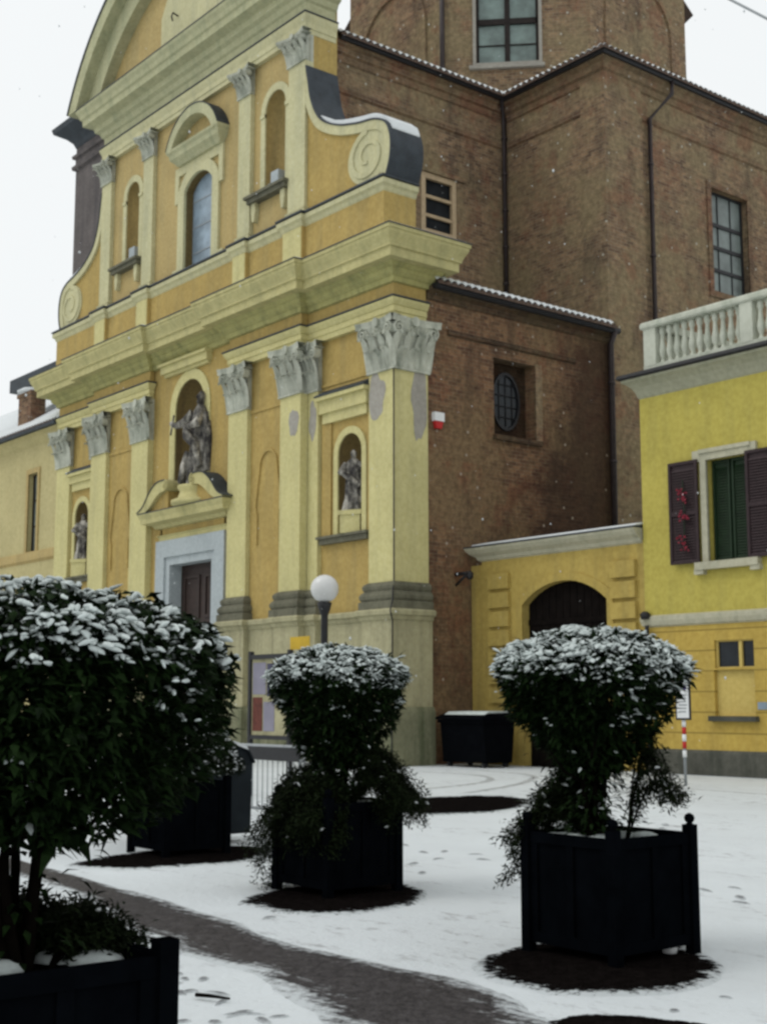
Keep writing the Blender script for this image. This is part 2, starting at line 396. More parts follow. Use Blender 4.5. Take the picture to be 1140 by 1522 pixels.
def strip_sheet(name, A, B, mat, lift=.016, nu=60, nv=8):
    """sheet of bare ground between two border polylines"""
    a = catmull([(*p, 0) for p in A]); b = catmull([(*p, 0) for p in B])
    def at(l, t):
        q = t*(len(l)-1); i = min(len(l)-2, int(q)); return l[i].lerp(l[i+1], q-i)
    mb = MB(); vs = []; at_ = []
    for i in range(nu+1):
        for j in range(nv+1):
            p = at(a, i/nu).lerp(at(b, i/nu), -.08+1.16*j/nv)
            e = abs(j/nv*2-1)
            p = p + Vector((noise.noise(p*2.1), noise.noise(p*2.1+Vector((9, 0, 0))), 0))*.05
            ee = max(e, 1-min(i, nu-i)/2 if min(i, nu-i) < 2 else 0)
            vs.append((p.x, p.y, gz(p.x, p.y)+(lift if ee < .95 else -.012))); at_.append(ee)
    mb.add(vs, [(i*(nv+1)+j, (i+1)*(nv+1)+j, (i+1)*(nv+1)+j+1, i*(nv+1)+j+1) for i in range(nu) for j in range(nv)], True)
    mb.attr = at_; o = mb.build(name, mat); return tag(o, kind='structure')
def patch_sheet(name, c, rx, ry, mat, lift=.018, seed=0, rot=0, amp=.10):
    mb = MB(); vs = []; at_ = []; n = 56; rings = [0, .3, .55, .75, .9, 1.0, 1.1, 1.18]
    for r in rings:
        for k in range(n):
            t = 2*math.pi*k/n; q = r*(1+amp*noise.noise(Vector((math.cos(t)*1.3, math.sin(t)*1.3, seed)))+amp*.45*noise.noise(Vector((math.cos(t)*6, math.sin(t)*6, seed+5))))
            x0, y0 = rx*q*math.cos(t), ry*q*math.sin(t)
            x = c[0]+x0*math.cos(rot)-y0*math.sin(rot); y = c[1]+x0*math.sin(rot)+y0*math.cos(rot)
            vs.append((x, y, gz(x, y)+(lift if r < 1.15 else -.006))); at_.append(min(1, (r/1.18)**2))
    f = [(i*n+k, i*n+(k+1) % n, (i+1)*n+(k+1) % n, (i+1)*n+k) for i in range(len(rings)-1) for k in range(n)]
    mb.add(vs, f, True); mb.attr = at_; return tag(mb.build(name, mat), kind='structure')
strip_sheet('path', [(-15.5, 6.15), (-11.57, 5.86), (-9.74, 5.72), (-7.83, 5.42), (-6.71, 5.38), (-6.02, 5.5), (-5.23, 5.2), (-4.4, 5.0), (-2, 4.4)],
            [(-15.5, 5.65), (-11.0, 5.36), (-8.75, 4.75), (-7.52, 4.66), (-6.89, 4.58), (-6.1, 4.38), (-5.62, 4.2), (-4.6, 3.8), (-2, 3.0)], M['slush'])
for nm, c, rx, ry, rot, sd_ in (('bare_soil', (-5.88, 6.46), .66, .84, .62, 1), ('bare_soil', (-9.25, 6.95), .66, .86, .55, 5), ('bare_soil', (-12.6, 7.4), .62, 1.15, .2, 9), ('bare_soil', (-4.5, 2.0), .7, .7, 0, 3),
                            ('bare_soil', (-16.3, 14.75), .95, 1.9, .62, 12)):
    patch_sheet(nm, c, rx, ry, M['bare_g'], .012, sd_, rot)
patch_sheet('slush_patch', (-4.66, 5.34), .40, .20, M['bare_g'], .014, 21, .75, .2)
for k, pts in enumerate(([(-26, 20.5), (-23, 20.8), (-21, 19.6), (-19.8, 17.2), (-19.5, 14.5)], [(-24.5, 22.3), (-21.8, 21.6), (-19.6, 19.0), (-18.2, 16.2)], [(-21.5, 22.6), (-20, 21.2), (-17.2, 20.6), (-13.6, 20.2)])):
    strip_sheet('tyre_track', [(x, y) for x, y in pts], [(x+.20, y+.20) for x, y in pts], M['track'], .012, 40, 3)

def footprints(name, prints):
    mb = MB(); at_ = []
    for x, y, a, L, W in prints:
        c, s = math.cos(a), math.sin(a); vs = []
        for q in (0, .6, 1):
            for k in range(14):
                t = 2*math.pi*k/14; u = L*q*math.cos(t); v = W*q*math.sin(t)*(1+.25*math.cos(t)); X_, Y_ = x+u*c-v*s, y+u*s+v*c
                vs.append((X_, Y_, gz(X_, Y_)+(.009 if q < 1 else -.004))); at_.append(q)
        mb.add(vs, [(i*14+k, i*14+(k+1) % 14, (i+1)*14+(k+1) % 14, (i+1)*14+k) for i in range(2) for k in range(14)])
    mb.attr = at_; return tag(mb.build(name, M['print']), kind='structure')
fp = []; rg = random.Random(5)
for (x0, y0), (x1, y1), n in (((-5.0, 8.6), (-13, 12.5), 16), ((-7.0, 9.4), (-15.5, 10.4), 15), ((-8.6, 5.9), (-11.5, 10.5), 9), ((-10.5, 13), (-17.5, 19.5), 14)):
    for k in range(n):
        t = k/n; a = math.atan2(y1-y0, x1-x0); sd_ = .10*(-1)**k; fp.append((x0+(x1-x0)*t-sd_*math.sin(a)+rg.gauss(0, .05), y0+(y1-y0)*t+sd_*math.cos(a)+rg.gauss(0, .05), a+rg.gauss(0, .2), .13, .05))
for k in range(60):      # trampled strip by the near planter
    x = rg.uniform(-8.6, -5.7); y = 4.62-.36*(x+8.6)*.5-rg.uniform(.02, .75); fp.append((x, y, rg.uniform(0, 3.1) if k % 3 else rg.gauss(2.9, .3), rg.uniform(.04, .15), rg.uniform(.02, .05)))
for k in range(16):
    x, y = rg.uniform(-5.6, -3.6), rg.uniform(5.2, 7.2)
    if (x+5.9)**2+(y-6.5)**2 > .9: fp.append((x, y, rg.uniform(0, 3.1), rg.uniform(.03, .09), rg.uniform(.015, .04)))
footprints('footprints', fp)
# ------------------------------------------------------------------ CHURCH
CX = -37.3
church = empty('church', (CX, 22.0, 0), 'baroque church with ochre and cream two-storey front, brick nave and brick lantern drum', 'church')
def P_(mb, name, mat, parent=church, label=None):
    o = mb.build(name, M[mat], parent)
    if label: o['label'] = label
    return o
YO, YOW = 22.15, 22.30        # outer bays: pilaster face, wall
YM, YMW = 21.90, 22.05        # projecting groups
YC = 22.12                    # centre bay wall
XL, XR = -47.35, -27.05
YB = 23.30                    # back of the front
# plan path of the lower order
path_full = [(XL, YB), (XL, YO), (-43.98, YO), (-43.98, YM), (-39.82, YM), (-39.82, YC-.05), (-34.84, YC-.05), (-34.84, YM), (-30.96, YM), (-30.96, YO), (XR, YO), (XR, YB), (-31.3, YB)]
path_l = path_full[:6]; path_r = [(-34.84, YC)] + path_full[7:12]
# walls of the lower order
def niche_bay(y, u0, u1, hole, depth, mat='orange', z0=3.4, z1=12.85, extra=()):
    fr = front(y); mb = MB().panel(fr, u0, u1, z0, z1, [(hole[0], hole[1], hole[2], hole[3], (hole[1]-hole[0])/2), *extra], reveal=0)
    o = P_(mb, 'facade_wall', mat)
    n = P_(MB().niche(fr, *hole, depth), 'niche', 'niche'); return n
NR = (-29.64, -28.56, 6.2, 9.0); NL = (-45.9, -44.82, 6.2, 8.98); NC = (-38.36, -36.53, 7.8, 12.09)
nR = niche_bay(YOW, -31.0, -28.0, NR, .62)
nL = niche_bay(YOW, -46.4, -43.9, NL, .62)
door_hole = (-38.49, -35.91, 0, 6.06, 0)
nC = niche_bay(YC, -39.95, -34.7, NC, .85, z0=0, extra=(door_hole,))
P_(MB().panel(front(YMW), -33.9, -31.8, 3.4, 12.85), 'facade_wall', 'orange')
P_(MB().panel(front(YMW), -43.0, -40.9, 3.4, 12.85), 'facade_wall', 'orange')
core = MB(); core.box(-34.8, -31.05, 22.08, 22.96, 0, 12.8).box(-43.9, -39.88, 22.08, 22.96, 0, 12.8); core.box(XL+.1, XR-.1, 23.0, 23.28, 0, 14.1)
core.box(-28.1, -27.15, 22.35, 23.0, 0, 12.8); core.box(-30.9, -29.75, 22.36, 23.0, 0, 12.8); core.box(-47.25, -45.98, 22.36, 23.0, 0, 12.8); core.box(-44.75, -43.95, 22.36, 23.0, 0, 12.8)
P_(core, 'facade_core', 'orange')
# pedestal course
def ped(path):
    P_(MB().sweep(path, [(.16, 0), (.16, 1.38), (.10, 1.5)], -.12), 'plinth_course', 'base')
    P_(MB().sweep(path, [(.05, 1.5), (.05, 3.72)], -.12), 'pedestal_course', 'ped')
    P_(MB().sweep(path, [(.05, 3.72), (.10, 3.76), (.12, 3.84), (.20, 3.88), (.21, 3.98), (.16, 4.03)], -.12), 'pedestal_cornice', 'ped')
ped([(-34.86, 22.1), (-34.86, 21.85), (-33.68, 21.85), (-33.68, 22.03), (-32.0, 22.03), (-32.0, 21.85), (-30.90, 21.85), (-30.90, 22.08), (-30.42, 22.08), (-30.42, 22.26), (-28.2, 22.26), (-28.2, 22.08), (-27.0, 22.08), (-27.0, 23.38)])
ped([(-47.4, 23.3), (-47.4, 22.08), (-46.2, 22.08), (-46.2, 22.26), (-44.6, 22.26), (-44.6, 22.08), (-44.04, 22.08), (-44.04, 21.85), (-42.8, 21.85), (-42.8, 22.03), (-41.05, 22.03), (-41.05, 21.85), (-39.76, 21.85), (-39.76, 22.1)])
# Corinthian capital
def leaf_strip(mb, fr, uc, v0, h, wd, out0, out1, lean=0):
    rows = [(0, .75, 0), (.3, .95, .12), (.6, 1, .30), (.82, .85, .62), (.96, .55, 1.0), (.93, .25, 1.22), (.84, .08, 1.25)]
    P = []
    for t, k, o in rows:
        w_ = out0+(out1-out0)*o; hw = wd*k/2
        for s_, dw in ((-1, -.02), (-.5, .015), (0, .045), (.5, .015), (1, -.02)):
            P.append(fr(uc+lean*t+hw*s_, v0+h*t, w_+dw))
    F = [(i*5+j, i*5+j+1, (i+1)*5+j+1, (i+1)*5+j) for i in range(len(rows)-1) for j in range(4)]
    mb.add(P, F)
def scroll(mb, fr, c, r, w0, w1, sgn=1, turns=1.7):
    n = 22; O = []; I = []
    for i in range(n+1):
        t = i/n; a = sgn*(turns*2*math.pi*t)+math.pi/2; q = r*(1-.82*t)
        O.append((c[0]+q*math.cos(a), c[1]+q*math.sin(a))); I.append((c[0]+(q-r*.2)*math.cos(a), c[1]+(q-r*.2)*math.sin(a)))
    mb.ring(fr, O, I, w0, w1)
    mb.prism(fr, [(c[0]+.8*r*math.cos(k*math.pi/6), c[1]+.8*r*math.sin(k*math.pi/6)) for k in range(12)], w0, w1-(w1-w0)*.4)
def cap_face(mb, fr, u0, u1, z0, z1):
    H = z1-z0; W = u1-u0; c = (u0+u1)/2
    mb.fbox(fr, u0-.05, u1+.05, z0, z0+.06, -.05, .06)
    # bell
    P = []
    for t, o in ((0, .0), (.4, .02), (.7, .07), (.87, .16)):
        P += [fr(u0-o, z0+H*t, o), fr(u1+o, z0+H*t, o)]
    mb.add(P, [(i*2, i*2+1, i*2+3, i*2+2) for i in range(3)])
    n1 = 3; 
    for i in range(n1): leaf_strip(mb, fr, u0+W*(i+.5)/n1, z0+.04, H*.40, W/n1*1.0, .02, .24)
    for i in range(4): leaf_strip(mb, fr, u0+W*i/3, z0+.06, H*.68, W/n1*.78, .03, .30)
    for s_ in (-1, 1):
        uc = c+s_*(W/2+.10)
        leaf_strip(mb, fr, c+s_*W*.30, z0+H*.35, H*.45, W*.22, .06, .20, s_*W*.13)
        scroll(mb, fr, (uc-s_*.08, z0+H*.76), H*.135, .05, .27, -s_)
        scroll(mb, fr, (c+s_*W*.13, z0+H*.74), H*.075, .08, .2, s_)
    a = .26
    top = [(u0-a, z1-.17), (u0-a, z1), (u1+a, z1), (u1+a, z1-.17)]
    # abacus with hollow face
    n = 8; P = []
    for z in (z1-H*.13, z1-H*.075, z1):
        for i in range(n+1):
            t = i/n; q = (2*t-1)**2; P.append(fr(u0-a+(W+2*a)*t, z, .13+.15*q+(0.03 if z > z1-.09 else 0)))
    mb.add(P, [(j*(n+1)+i, j*(n+1)+i+1, (j+1)*(n+1)+i+1, (j+1)*(n+1)+i) for j in range(2) for i in range(n)])
    P = [fr(u0-a+(W+2*a)*i/n, z, wv) for z in (z1-H*.13, z1) for i in range(n+1) for wv in (-.05, .13+.15*(2*i/n-1)**2)]
    k = 2*(n+1)
    mb.add(P, [(b+2*i, b+2*i+1, b+2*i+3, b+2*i+2) for b in (0, k) for i in range(n)])
    mb.prism(fr, [(c+.13*W*math.cos(q*math.pi/4)*.8, z1-H*.07+.1*H*math.sin(q*math.pi/4)) for q in range(8)], .1, .24)
def pilaster(u0, u1, y, z0, zc, z1, rside=None, mat='cream', mb_base=True, yb=None):
    yb = yb or y+.3
    o = P_(MB().box(u0, u1, y, yb, z0, zc), 'pilaster', mat)
    cm = MB(); cap_face(cm, front(y), u0, u1, zc, z1)
    if rside: cap_face(cm, side(u1), y, rside, zc, z1)
    cm.box(u0+.01, u1-.01, y+.01, yb, zc, z1)
    P_(cm, 'capital', 'stone', o)
    pth = [(u0, yb), (u0, y), (u1, y), (u1, rside or yb)]
    if mb_base:
        P_(MB().sweep(pth, [(.20, z0-.72), (.20, z0-.52), (.14, z0-.50), (.18, z0-.44), (.19, z0-.36), (.15, z0-.29), (.09, z0-.24), (.12, z0-.18), (.13, z0-.11), (.09, z0-.05), (0.02, z0)], -.04), 'base', 'dirty', o)
    else:
        P_(MB().sweep(pth, [(.10, z0-.10), (.12, z0), (.09, z0+.08), (.05, z0+.12), (.07, z0+.18), (0.0, z0+.24)], -.04), 'base', mat, o)
    return o
pR1 = pilaster(-28.11, -27.05, YO, 4.75, 10.42, 11.85, 23.34, yb=23.34)
pH2 = pilaster(-30.93, -30.46, YO+.01, 4.75, 10.42, 11.85, yb=22.34)
pR2 = pilaster(-31.98, -30.96, YM, 4.75, 10.42, 11.85, yb=22.33)
pR3 = pilaster(-34.79, -33.74, YM, 4.75, 10.42, 11.85)
pL3 = pilaster(-40.98, -39.84, YM, 4.75, 10.42, 11.85)
pL2 = pilaster(-44.0, -42.86, YM, 4.75, 10.42, 11.85)
pG2 = pilaster(-44.55, -44.03, YO+.01, 4.75, 10.42, 11.85, yb=22.34)
pL1 = pilaster(-47.35, -46.25, YO, 4.75, 10.42, 11.85)
def blob_patch(mb, fr, cu, cv, ru, rv, seed, lo=None, hi=None):
    n = 26; pts = []
    for k in range(n):
        t = 2*math.pi*k/n; q = 1+.35*noise.noise(Vector((math.cos(t)*1.5, math.sin(t)*1.5, seed)))+.12*noise.noise(Vector((math.cos(t)*5, math.sin(t)*5, seed)))
        u = cu+ru*q*math.cos(t); 
        if lo is not None: u = max(lo, min(hi, u))
        pts.append((u, cv+rv*q*math.sin(t)))
    mb.prism(fr, pts, -.001, .006)
b1 = MB(); blob_patch(b1, front(YO), -27.78, 9.75, .36, .62, 2, -28.10, -27.3)
blob_patch(b1, side(XR), 23.05, 9.65, .30, .95, 6, 22.6, 23.33)
P_(b1, 'bare_patch', 'bare', pR1, 'grey patch where the cream plaster has fallen off')
b2 = MB(); blob_patch(b2, front(YM), -31.3, 9.62, .24, .42, 11, -31.94, -31.0)
b3 = MB(); blob_patch(b3, front(YO+.01), -30.72, 9.6, .17, .5, 15, -30.92, -30.48); P_(b3, 'bare_patch', 'bare', pH2)
P_(b2, 'bare_patch', 'bare', pR2, 'grey patch where the cream plaster has fallen off')
corner_tube = MB().tube([(XR+.012, YO-.012, 10.4), (XR+.012, YO-.012, 4.75), (XR+.22, YO-.22, 4.45), (XR+.22, YO-.22, 4.25), (XR+.275, 21.80, 3.95), (XR+.12, 22.00, 3.7), (XR+.12, 21.98, 1.6), (XR+.24, 21.88, 1.4), (XR+.24, 21.88, 0)], .02, 6)
P_(corner_tube, 'corner_line', 'iron')  # thin dark line down the corner of pilaster, base and pedestal
# entablature
arch = [(.0, 11.85), (.0, 12.0), (.03, 12.01), (.03, 12.17), (.06, 12.18), (.13, 12.30), (.14, 12.36), (.0, 12.37)]
P_(MB().sweep(path_l, arch, -.3), 'architrave', 'cream'); P_(MB().sweep(path_r, arch, -.3), 'architrave', 'cream')
for pp in (path_l, path_r): P_(MB().sweep(pp, [(.15, 12.372), (.17, 12.375), (.17, 12.41), (-.015, 12.44)], -.2), 'architrave_dark_strip', 'lead')  # thin dark strip on the architrave's top edge, in the lead colour
fz = [(-.02, 12.36), (-.02, 12.82)]
P_(MB().sweep(path_l, fz, -.3), 'frieze', 'orange'); P_(MB().sweep(path_r, fz, -.3), 'frieze', 'orange')
corn = [(.0, 12.80), (.06, 12.82), (.10, 12.92), (.20, 12.98), (.22, 13.10), (.34, 13.22), (.62, 13.27), (.64, 13.45), (.68, 13.48), (.70, 13.52), (.74, 13.66), (.84, 13.84), (.86, 13.94), (.88, 14.03)]
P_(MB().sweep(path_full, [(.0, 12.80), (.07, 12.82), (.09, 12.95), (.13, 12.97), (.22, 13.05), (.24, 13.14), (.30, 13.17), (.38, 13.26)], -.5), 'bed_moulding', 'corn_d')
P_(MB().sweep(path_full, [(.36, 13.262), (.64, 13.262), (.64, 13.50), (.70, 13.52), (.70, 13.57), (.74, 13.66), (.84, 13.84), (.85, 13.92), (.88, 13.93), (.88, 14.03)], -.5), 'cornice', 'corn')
P_(MB().sweep(path_full, [(.90, 14.03), (.90, 14.06), (-.2, 14.22)], -.4), 'cornice_flashing', 'lead')
P_(MB().sweep(path_full, [(.80, 14.08), (.78, 14.12), (.3, 14.22), (.0, 14.26)], -.2), 'cornice_snow', 'snow')
# niches: frames, hoods, sills
def niche_trim(y, hole, fmat, fw, hood, sill, parent, hz=None):
    fr = front(y); ua, ub, va, vb = hole; r = (ub-ua)/2
    o = outline(ua, ub, va, vb, r); g = outline(*grow(ua, ub, va, vb, r, fw))
    P_(MB().ring(fr, g, o, -.01, .05), 'niche_frame', fmat, parent)
    if sill:
        s0, s1, z0, z1 = sill; m = MB()
        m.fbox(fr, s0, s1, z1-.07, z1, -.05, .24); m.fbox(fr, s0+.06, s1-.06, z0, z1-.07, -.05, .16)
        P_(m, 'sill', 'dirty', parent)
    if hood:
        s0, s1, z0, z1 = hood; m = MB()
        m.prism(fr, [(s0+.12, z0), (s0+.12, z0+.28), (s1-.12, z0+.28), (s1-.12, z0)], -.02, .12)
        m.fbox(fr, s0+.05, s1-.05, z0+.28, z1-.16, -.02, .2); m.fbox(fr, s0, s1, z1-.16, z1-.05, -.02, .32)
        P_(m, 'hood', fmat, parent)
        P_(MB().prism(lambda u, v, w_: fr(w_, v, u), [(-.02, z1-.05), (.34, z1-.05), (.345, z1-.01), (-.02, z1+.20)], s0-.01, s1+.01), 'hood_flashing', 'lead', parent)
niche_trim(YOW, NR, 'cream', .20, (-30.40, -28.14, 9.42, 10.22), (-30.42, -28.14, 5.98, 6.2), nR)
niche_trim(YOW, NL, 'cream', .20, (-46.2, -43.42, 9.42, 10.12), (-46.2, -43.42, 5.98, 6.2), nL)
for a_, b_ in ((-30.36, -29.95), (-28.28, -28.12)): P_(MB().fbox(front(YOW), a_, b_, 6.2, 9.42, -.02, .06), 'strip_pilaster', 'orange', nR)
niche_trim(YC, NC, 'cream', .34, None, None, nC)
m = MB(); fr = front(YC); m.fbox(fr, -39.02, -36.25, 12.40, 12.50, -.02, .12); m.fbox(fr, -39.10, -36.17, 12.50, 12.74, -.02, .22); m.fbox(fr, -39.16, -36.11, 12.74, 12.82, -.02, .32); P_(m, 'hood', 'cream', nC)
# blind arches: raised bead round a shaped panel
def blind(y, u0, u1, z0, z1):
    fr = front(y); pts = [(u0, z0), (u0, z0+.9), (u0-.10, z0+1.15), (u0-.02, z0+1.6), (u0+.12, z1-.55)]
    c = (u0+u1)/2
    pts += [(c-(c-u0-.12)*math.cos(a), z1-.5+.5*math.sin(a)) for a in [k*math.pi/10 for k in range(1, 10)]]
    pts += [(2*c-u, v) for u, v in pts[:5][::-1]]
    inn = [(c+(u-c)*.90, z0+(v-z0)*.975+.0) for u, v in pts]
    P_(MB().ring(front(y), pts, inn, -.01, .055), 'blind_arch', 'orange')
blind(YMW, -33.35, -32.15, 6.25, 9.08); blind(YMW, -42.55, -41.25, 6.2, 9.06)
for bx in ((-33.72, -32.0, 22.01, 22.1, 10.28, 10.38), (-30.44, -28.13, 22.26, 22.34, 10.5, 10.6), (-42.84, -41.0, 22.01, 22.1, 10.28, 10.38)): P_(MB().box(*bx), 'string_course', 'orange')
# portal
fr = front(YC)
portal = P_(MB(), 'portal', 'marble') if False else None
m = MB(); frame_rect(m, fr, -38.49, -35.91, 0, 6.06, .26, -.4, .06, False); frame_rect(m, fr, -38.75, -35.65, 0, 6.32, .56, -.1, .13, False)
m.fbox(fr, -38.9, -34.72, 6.05, 6.78, .2, .25) if False else None
por = P_(m, 'portal_frame', 'marble')
d = MB().fbox(fr, -38.49, -35.91, 0, 6.06, -.5, -.42)
for k in range(2):
    x0 = -38.42+1.27*k
    for z0, z1 in ((.3, 1.9), (2.2, 4.0), (4.3, 5.7)): frame_rect(d, fr, x0+.22, x0+1.0, z0+.1, z1-.1, .1, -.42, -.37)
P_(d, 'door', 'door', por)
m = MB(); pth = [(-39.42, YC), (-39.42, 21.98), (-34.98, 21.98), (-34.98, YC)]
m.sweep(pth, [(-.12, 6.8), (-.12, 7.02), (-.05, 7.08)], -.25); P_(m, 'portal_architrave', 'cream', por)
m = MB().sweep(pth, [(-.2, 7.08), (-.2, 7.28), (-.02, 7.32), (.05, 7.42), (.32, 7.48), (.34, 7.62), (.40, 7.74), (.42, 7.80)], -.3); P_(m, 'portal_cornice', 'corn', por)
P_(MB().sweep(pth, [(.43, 7.80), (.43, 7.83), (-.2, 7.90)], -.3), 'portal_cornice_snow', 'lead', por)
def arc_pts(p, n=7): return [(q.x, q.z) for q in catmull([(a, 0, b) for a, b in p], n)]
top = [(-39.83, 7.84), (-39.45, 8.02), (-39.02, 8.45), (-38.55, 8.72), (-38.0, 8.75)]
bot = [(-39.3, 7.84), (-39.05, 7.96), (-38.7, 8.2), (-38.4, 8.36), (-38.05, 8.42)]
for mir in (0, 1):
    f_ = (lambda u: u) if not mir else (lambda u: 2*-37.15-u)
    T = [(f_(u), v) for u, v in arc_pts(top)]; B = [(f_(u), v) for u, v in arc_pts(bot)]
    m = MB().ring(front(21.55), T, B, -.58, .0)
    scroll(m, front(21.55), (f_(-38.0), 8.58), .2, -.5, .03, 1 if mir else -1)
    o = P_(m, 'broken_pediment', 'corn', por)
    T2 = [(u, v+.035) for u, v in T]
    P_(MB().ring(front(21.52), T2, [(u, v+.004) for u, v in T], -.60, 0), 'pediment_flashing', 'lead', por)
    fill = B+[(f_(-38.05), 7.84)]
    P_(MB().prism(front(21.7), fill, -.42, 0), 'pediment_infill', 'orange', por)
m = MB(); m.lathe([(.8, 0), (.8, .12), (.6, .2), (.52, .42), (.6, .52), (.6, .6)], (-36.75, 21.98, 7.84), 20)
P_(m, 'statue_base', 'cream', por)

# ---- upper order
YU, YUW = 21.85, 22.0; UL, UR = -43.68, -30.79; YUB = 22.98
NUR = (-33.05, -31.95, 17.1, 20.2); NUL = (-41.94, -40.99, 17.08, 20.05); WIN = (-37.80, -36.04, 15.55, 19.0, .45)
fr = front(YUW)
P_(MB().panel(fr, UL, UR, 14.1, 21.95, [(*NUR, .55), (*NUL, .475), WIN], reveal=0), 'facade_wall', 'orange_up')
m = MB(); m.box(UR-.25, UR-.015, YUW+.01, YUB-.01, 14.1, 22); m.box(UL+.015, UL+.25, YUW+.01, YUB-.01, 14.1, 22); m.box(UL+.02, UR-.02, YUB-.01, YUB+.05, 14.1, 23.4); P_(m, 'facade_wall', 'orange')
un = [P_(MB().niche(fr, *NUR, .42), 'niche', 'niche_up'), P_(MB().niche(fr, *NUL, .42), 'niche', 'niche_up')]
for n_, h in zip(un, (NUR, NUL)):
    ua, ub, va, vb = h; niche_trim(YUW, h, 'cream_up', .24, None, None, n_)
    m = MB(); s0, s1 = ua-.75, ub+.34
    m.fbox(fr, s0, s1, 16.98, 17.07, -.02, .34); m.fbox(fr, s0+.07, s1-.07, 16.84, 16.98, -.02, .26); P_(m, 'sill', 'dirty', n_)
    for u in (s0+.30, s1-.32): P_(MB().prism(fr, [(u-.11, 16.84), (u-.11, 16.55), (u-.05, 16.25), (u+.05, 16.25), (u+.11, 16.55), (u+.11, 16.84)], -.02, .16), 'bracket', 'cream_up', n_)
    m = MB().fbox(fr, (ua+ub)/2-.28, (ua+ub)/2+.28, 17.08, 17.25, -.42, .1); m.fbox(fr, (ua+ub)/2-.2, (ua+ub)/2+.2, 17.25, 17.62, -.36, .05); P_(m, 'pedestal', 'marble', n_)
    P_(MB().fbox(fr, ua-.24, ua, vb-.7, vb-.58, .0, .09), 'impost', 'cream_up', n_); P_(MB().fbox(fr, ub, ub+.24, vb-.7, vb-.58, .0, .09), 'impost', 'cream_up', n_)
# centre window
o_ = outline(*WIN); k_ = len(o_); wn = P_(MB().add([fr(u, v, 0) for u, v in o_]+[fr(u, v, -.32) for u, v in o_], [(i, (i+1) % k_, k_+(i+1) % k_, k_+i) for i in range(k_)]), 'window', 'niche')
mm = MB().prism(fr, o_, -.31, -.27); P_(mm, 'pane', 'glass_b', wn)
m = MB()
for z_ in (16.4, 17.3, 18.2): m.fbox(fr, -37.8, -36.04, z_, z_+.035, -.27, -.25)
P_(m, 'glazing_bar', 'grey', wn)
g_ = outline(*grow(*WIN[:4], WIN[4], .40, .35))
g_[0] = (g_[0][0], 15.2); oo = list(o_)
P_(MB().ring(fr, g_, o_, -.01, .10), 'window_frame', 'cream_up', wn)
for s_, u in ((-1, -38.2), (1, -35.64)):
    P_(MB().fbox(fr, u-.22 if s_ < 0 else u-.02, u+.02 if s_ < 0 else u+.22, 18.25, 19.2, -.01, .09), 'frame_ear', 'cream_up', wn)
    P_(MB().fbox(fr, u-.30 if s_ < 0 else u-.02, u+.02 if s_ < 0 else u+.3, 15.3, 15.95, -.01, .09), 'frame_ear', 'cream_up', wn)
P_(MB().fbox(fr, -38.42, -35.42, 19.2, 19.5, -.01, .085), 'frame_head', 'cream_up', wn)
m = MB(); pth = [(-38.15, YUW), (-38.15, 21.8), (-35.45, 21.8), (-35.45, YUW)]
m.sweep(pth, [(-.02, 19.5), (.05, 19.6), (.18, 19.72), (.2, 19.86), (.27, 19.95), (.28, 20.02)], -.15); P_(m, 'window_pediment_base', 'corn_up', wn)
def segarc(u0, u1, z0, rise, n=16, off=0):
    c = (u0+u1)/2; h = (u1-u0)/2; R = (h*h+rise*rise)/(2*rise); a0 = math.asin(h/R)
    return [(c+(R+off)*math.sin(-a0+2*a0*i/n), z0+rise-R+(R+off)*math.cos(-a0+2*a0*i/n)) for i in range(n+1)]
T = segarc(-38.43, -35.17, 20.02, 1.12); B = segarc(-38.43, -35.17, 20.02, 1.12, off=-.34)
P_(MB().ring(front(21.52), T, B, -.47, 0), 'window_pediment', 'corn_up', wn)
P_(MB().ring(front(21.50), [(u, v+.04) for u, v in T], [(u, v+.005) for u, v in T], -.49, 0), 'pediment_flashing', 'lead', wn)
P_(MB().prism(front(21.9), [(u, max(v, 20.0)) for u, v in B], -.09, 0), 'tympanum', 'orange_up', wn)
# plinth of the upper order
def pth_up(b=.12):
    p = [(-47.1, YUB), (-47.1, YU)]
    for a, c in ((-43.74, -42.9), (-40.62, -39.8), (-34.46, -33.7), (-31.72, -30.72)):
        p += [(a, YU), (a, YU-b), (c, YU-b), (c, YU)]
    return p+[(-27.1, YU), (-27.1, YUB)]
PU = pth_up()
P_(MB().sweep(PU, [(0, 14.1), (0, 15.32)], -.15), 'upper_plinth', 'orange')
P_(MB().sweep(PU, [(.0, 15.32), (.03, 15.36), (.06, 15.45), (.13, 15.5), (.14, 15.62), (.1, 15.66)], -.16), 'upper_plinth_cornice', 'cream_up')
P_(MB().sweep(PU, [(.15, 15.665), (.17, 15.67), (.16, 15.725), (-.1, 15.76)], -.16), 'plinth_dark_strip', 'lead')  # dark band topping the plinth cornice, coloured like the lead
m = MB()
for a, c in ((-43.74, -42.9), (-40.62, -39.8), (-34.46, -33.7), (-31.72, -30.72)): P_(MB().box(a+.04, c-.04, YU-.135, YU, 14.2, 15.31), 'pedestal', 'cream')
for a, c, rs in ((-31.65, -30.79, None), (-34.4, -33.72, None), (-40.55, -39.85, None), (-43.68, -42.95, None)):
    pilaster(a, c, YU, 15.75, 20.5, 21.38, rs, 'cream_up', False)
pu = [(UL, YUB), (UL, YU), (UR, YU), (UR, YUB)]
P_(MB().sweep(pu, [(0, 21.36), (0, 21.5), (.03, 21.52), (.03, 21.68), (.1, 21.86), (.11, 21.94), (0.02, 21.95)], -.25), 'architrave', 'cream_up')
P_(MB().sweep(pu, [(.12, 21.952), (.14, 21.955), (.14, 21.985), (-.015, 22.01)], -.2), 'architrave_dark_strip', 'lead')  # same dark strip over the upper architrave
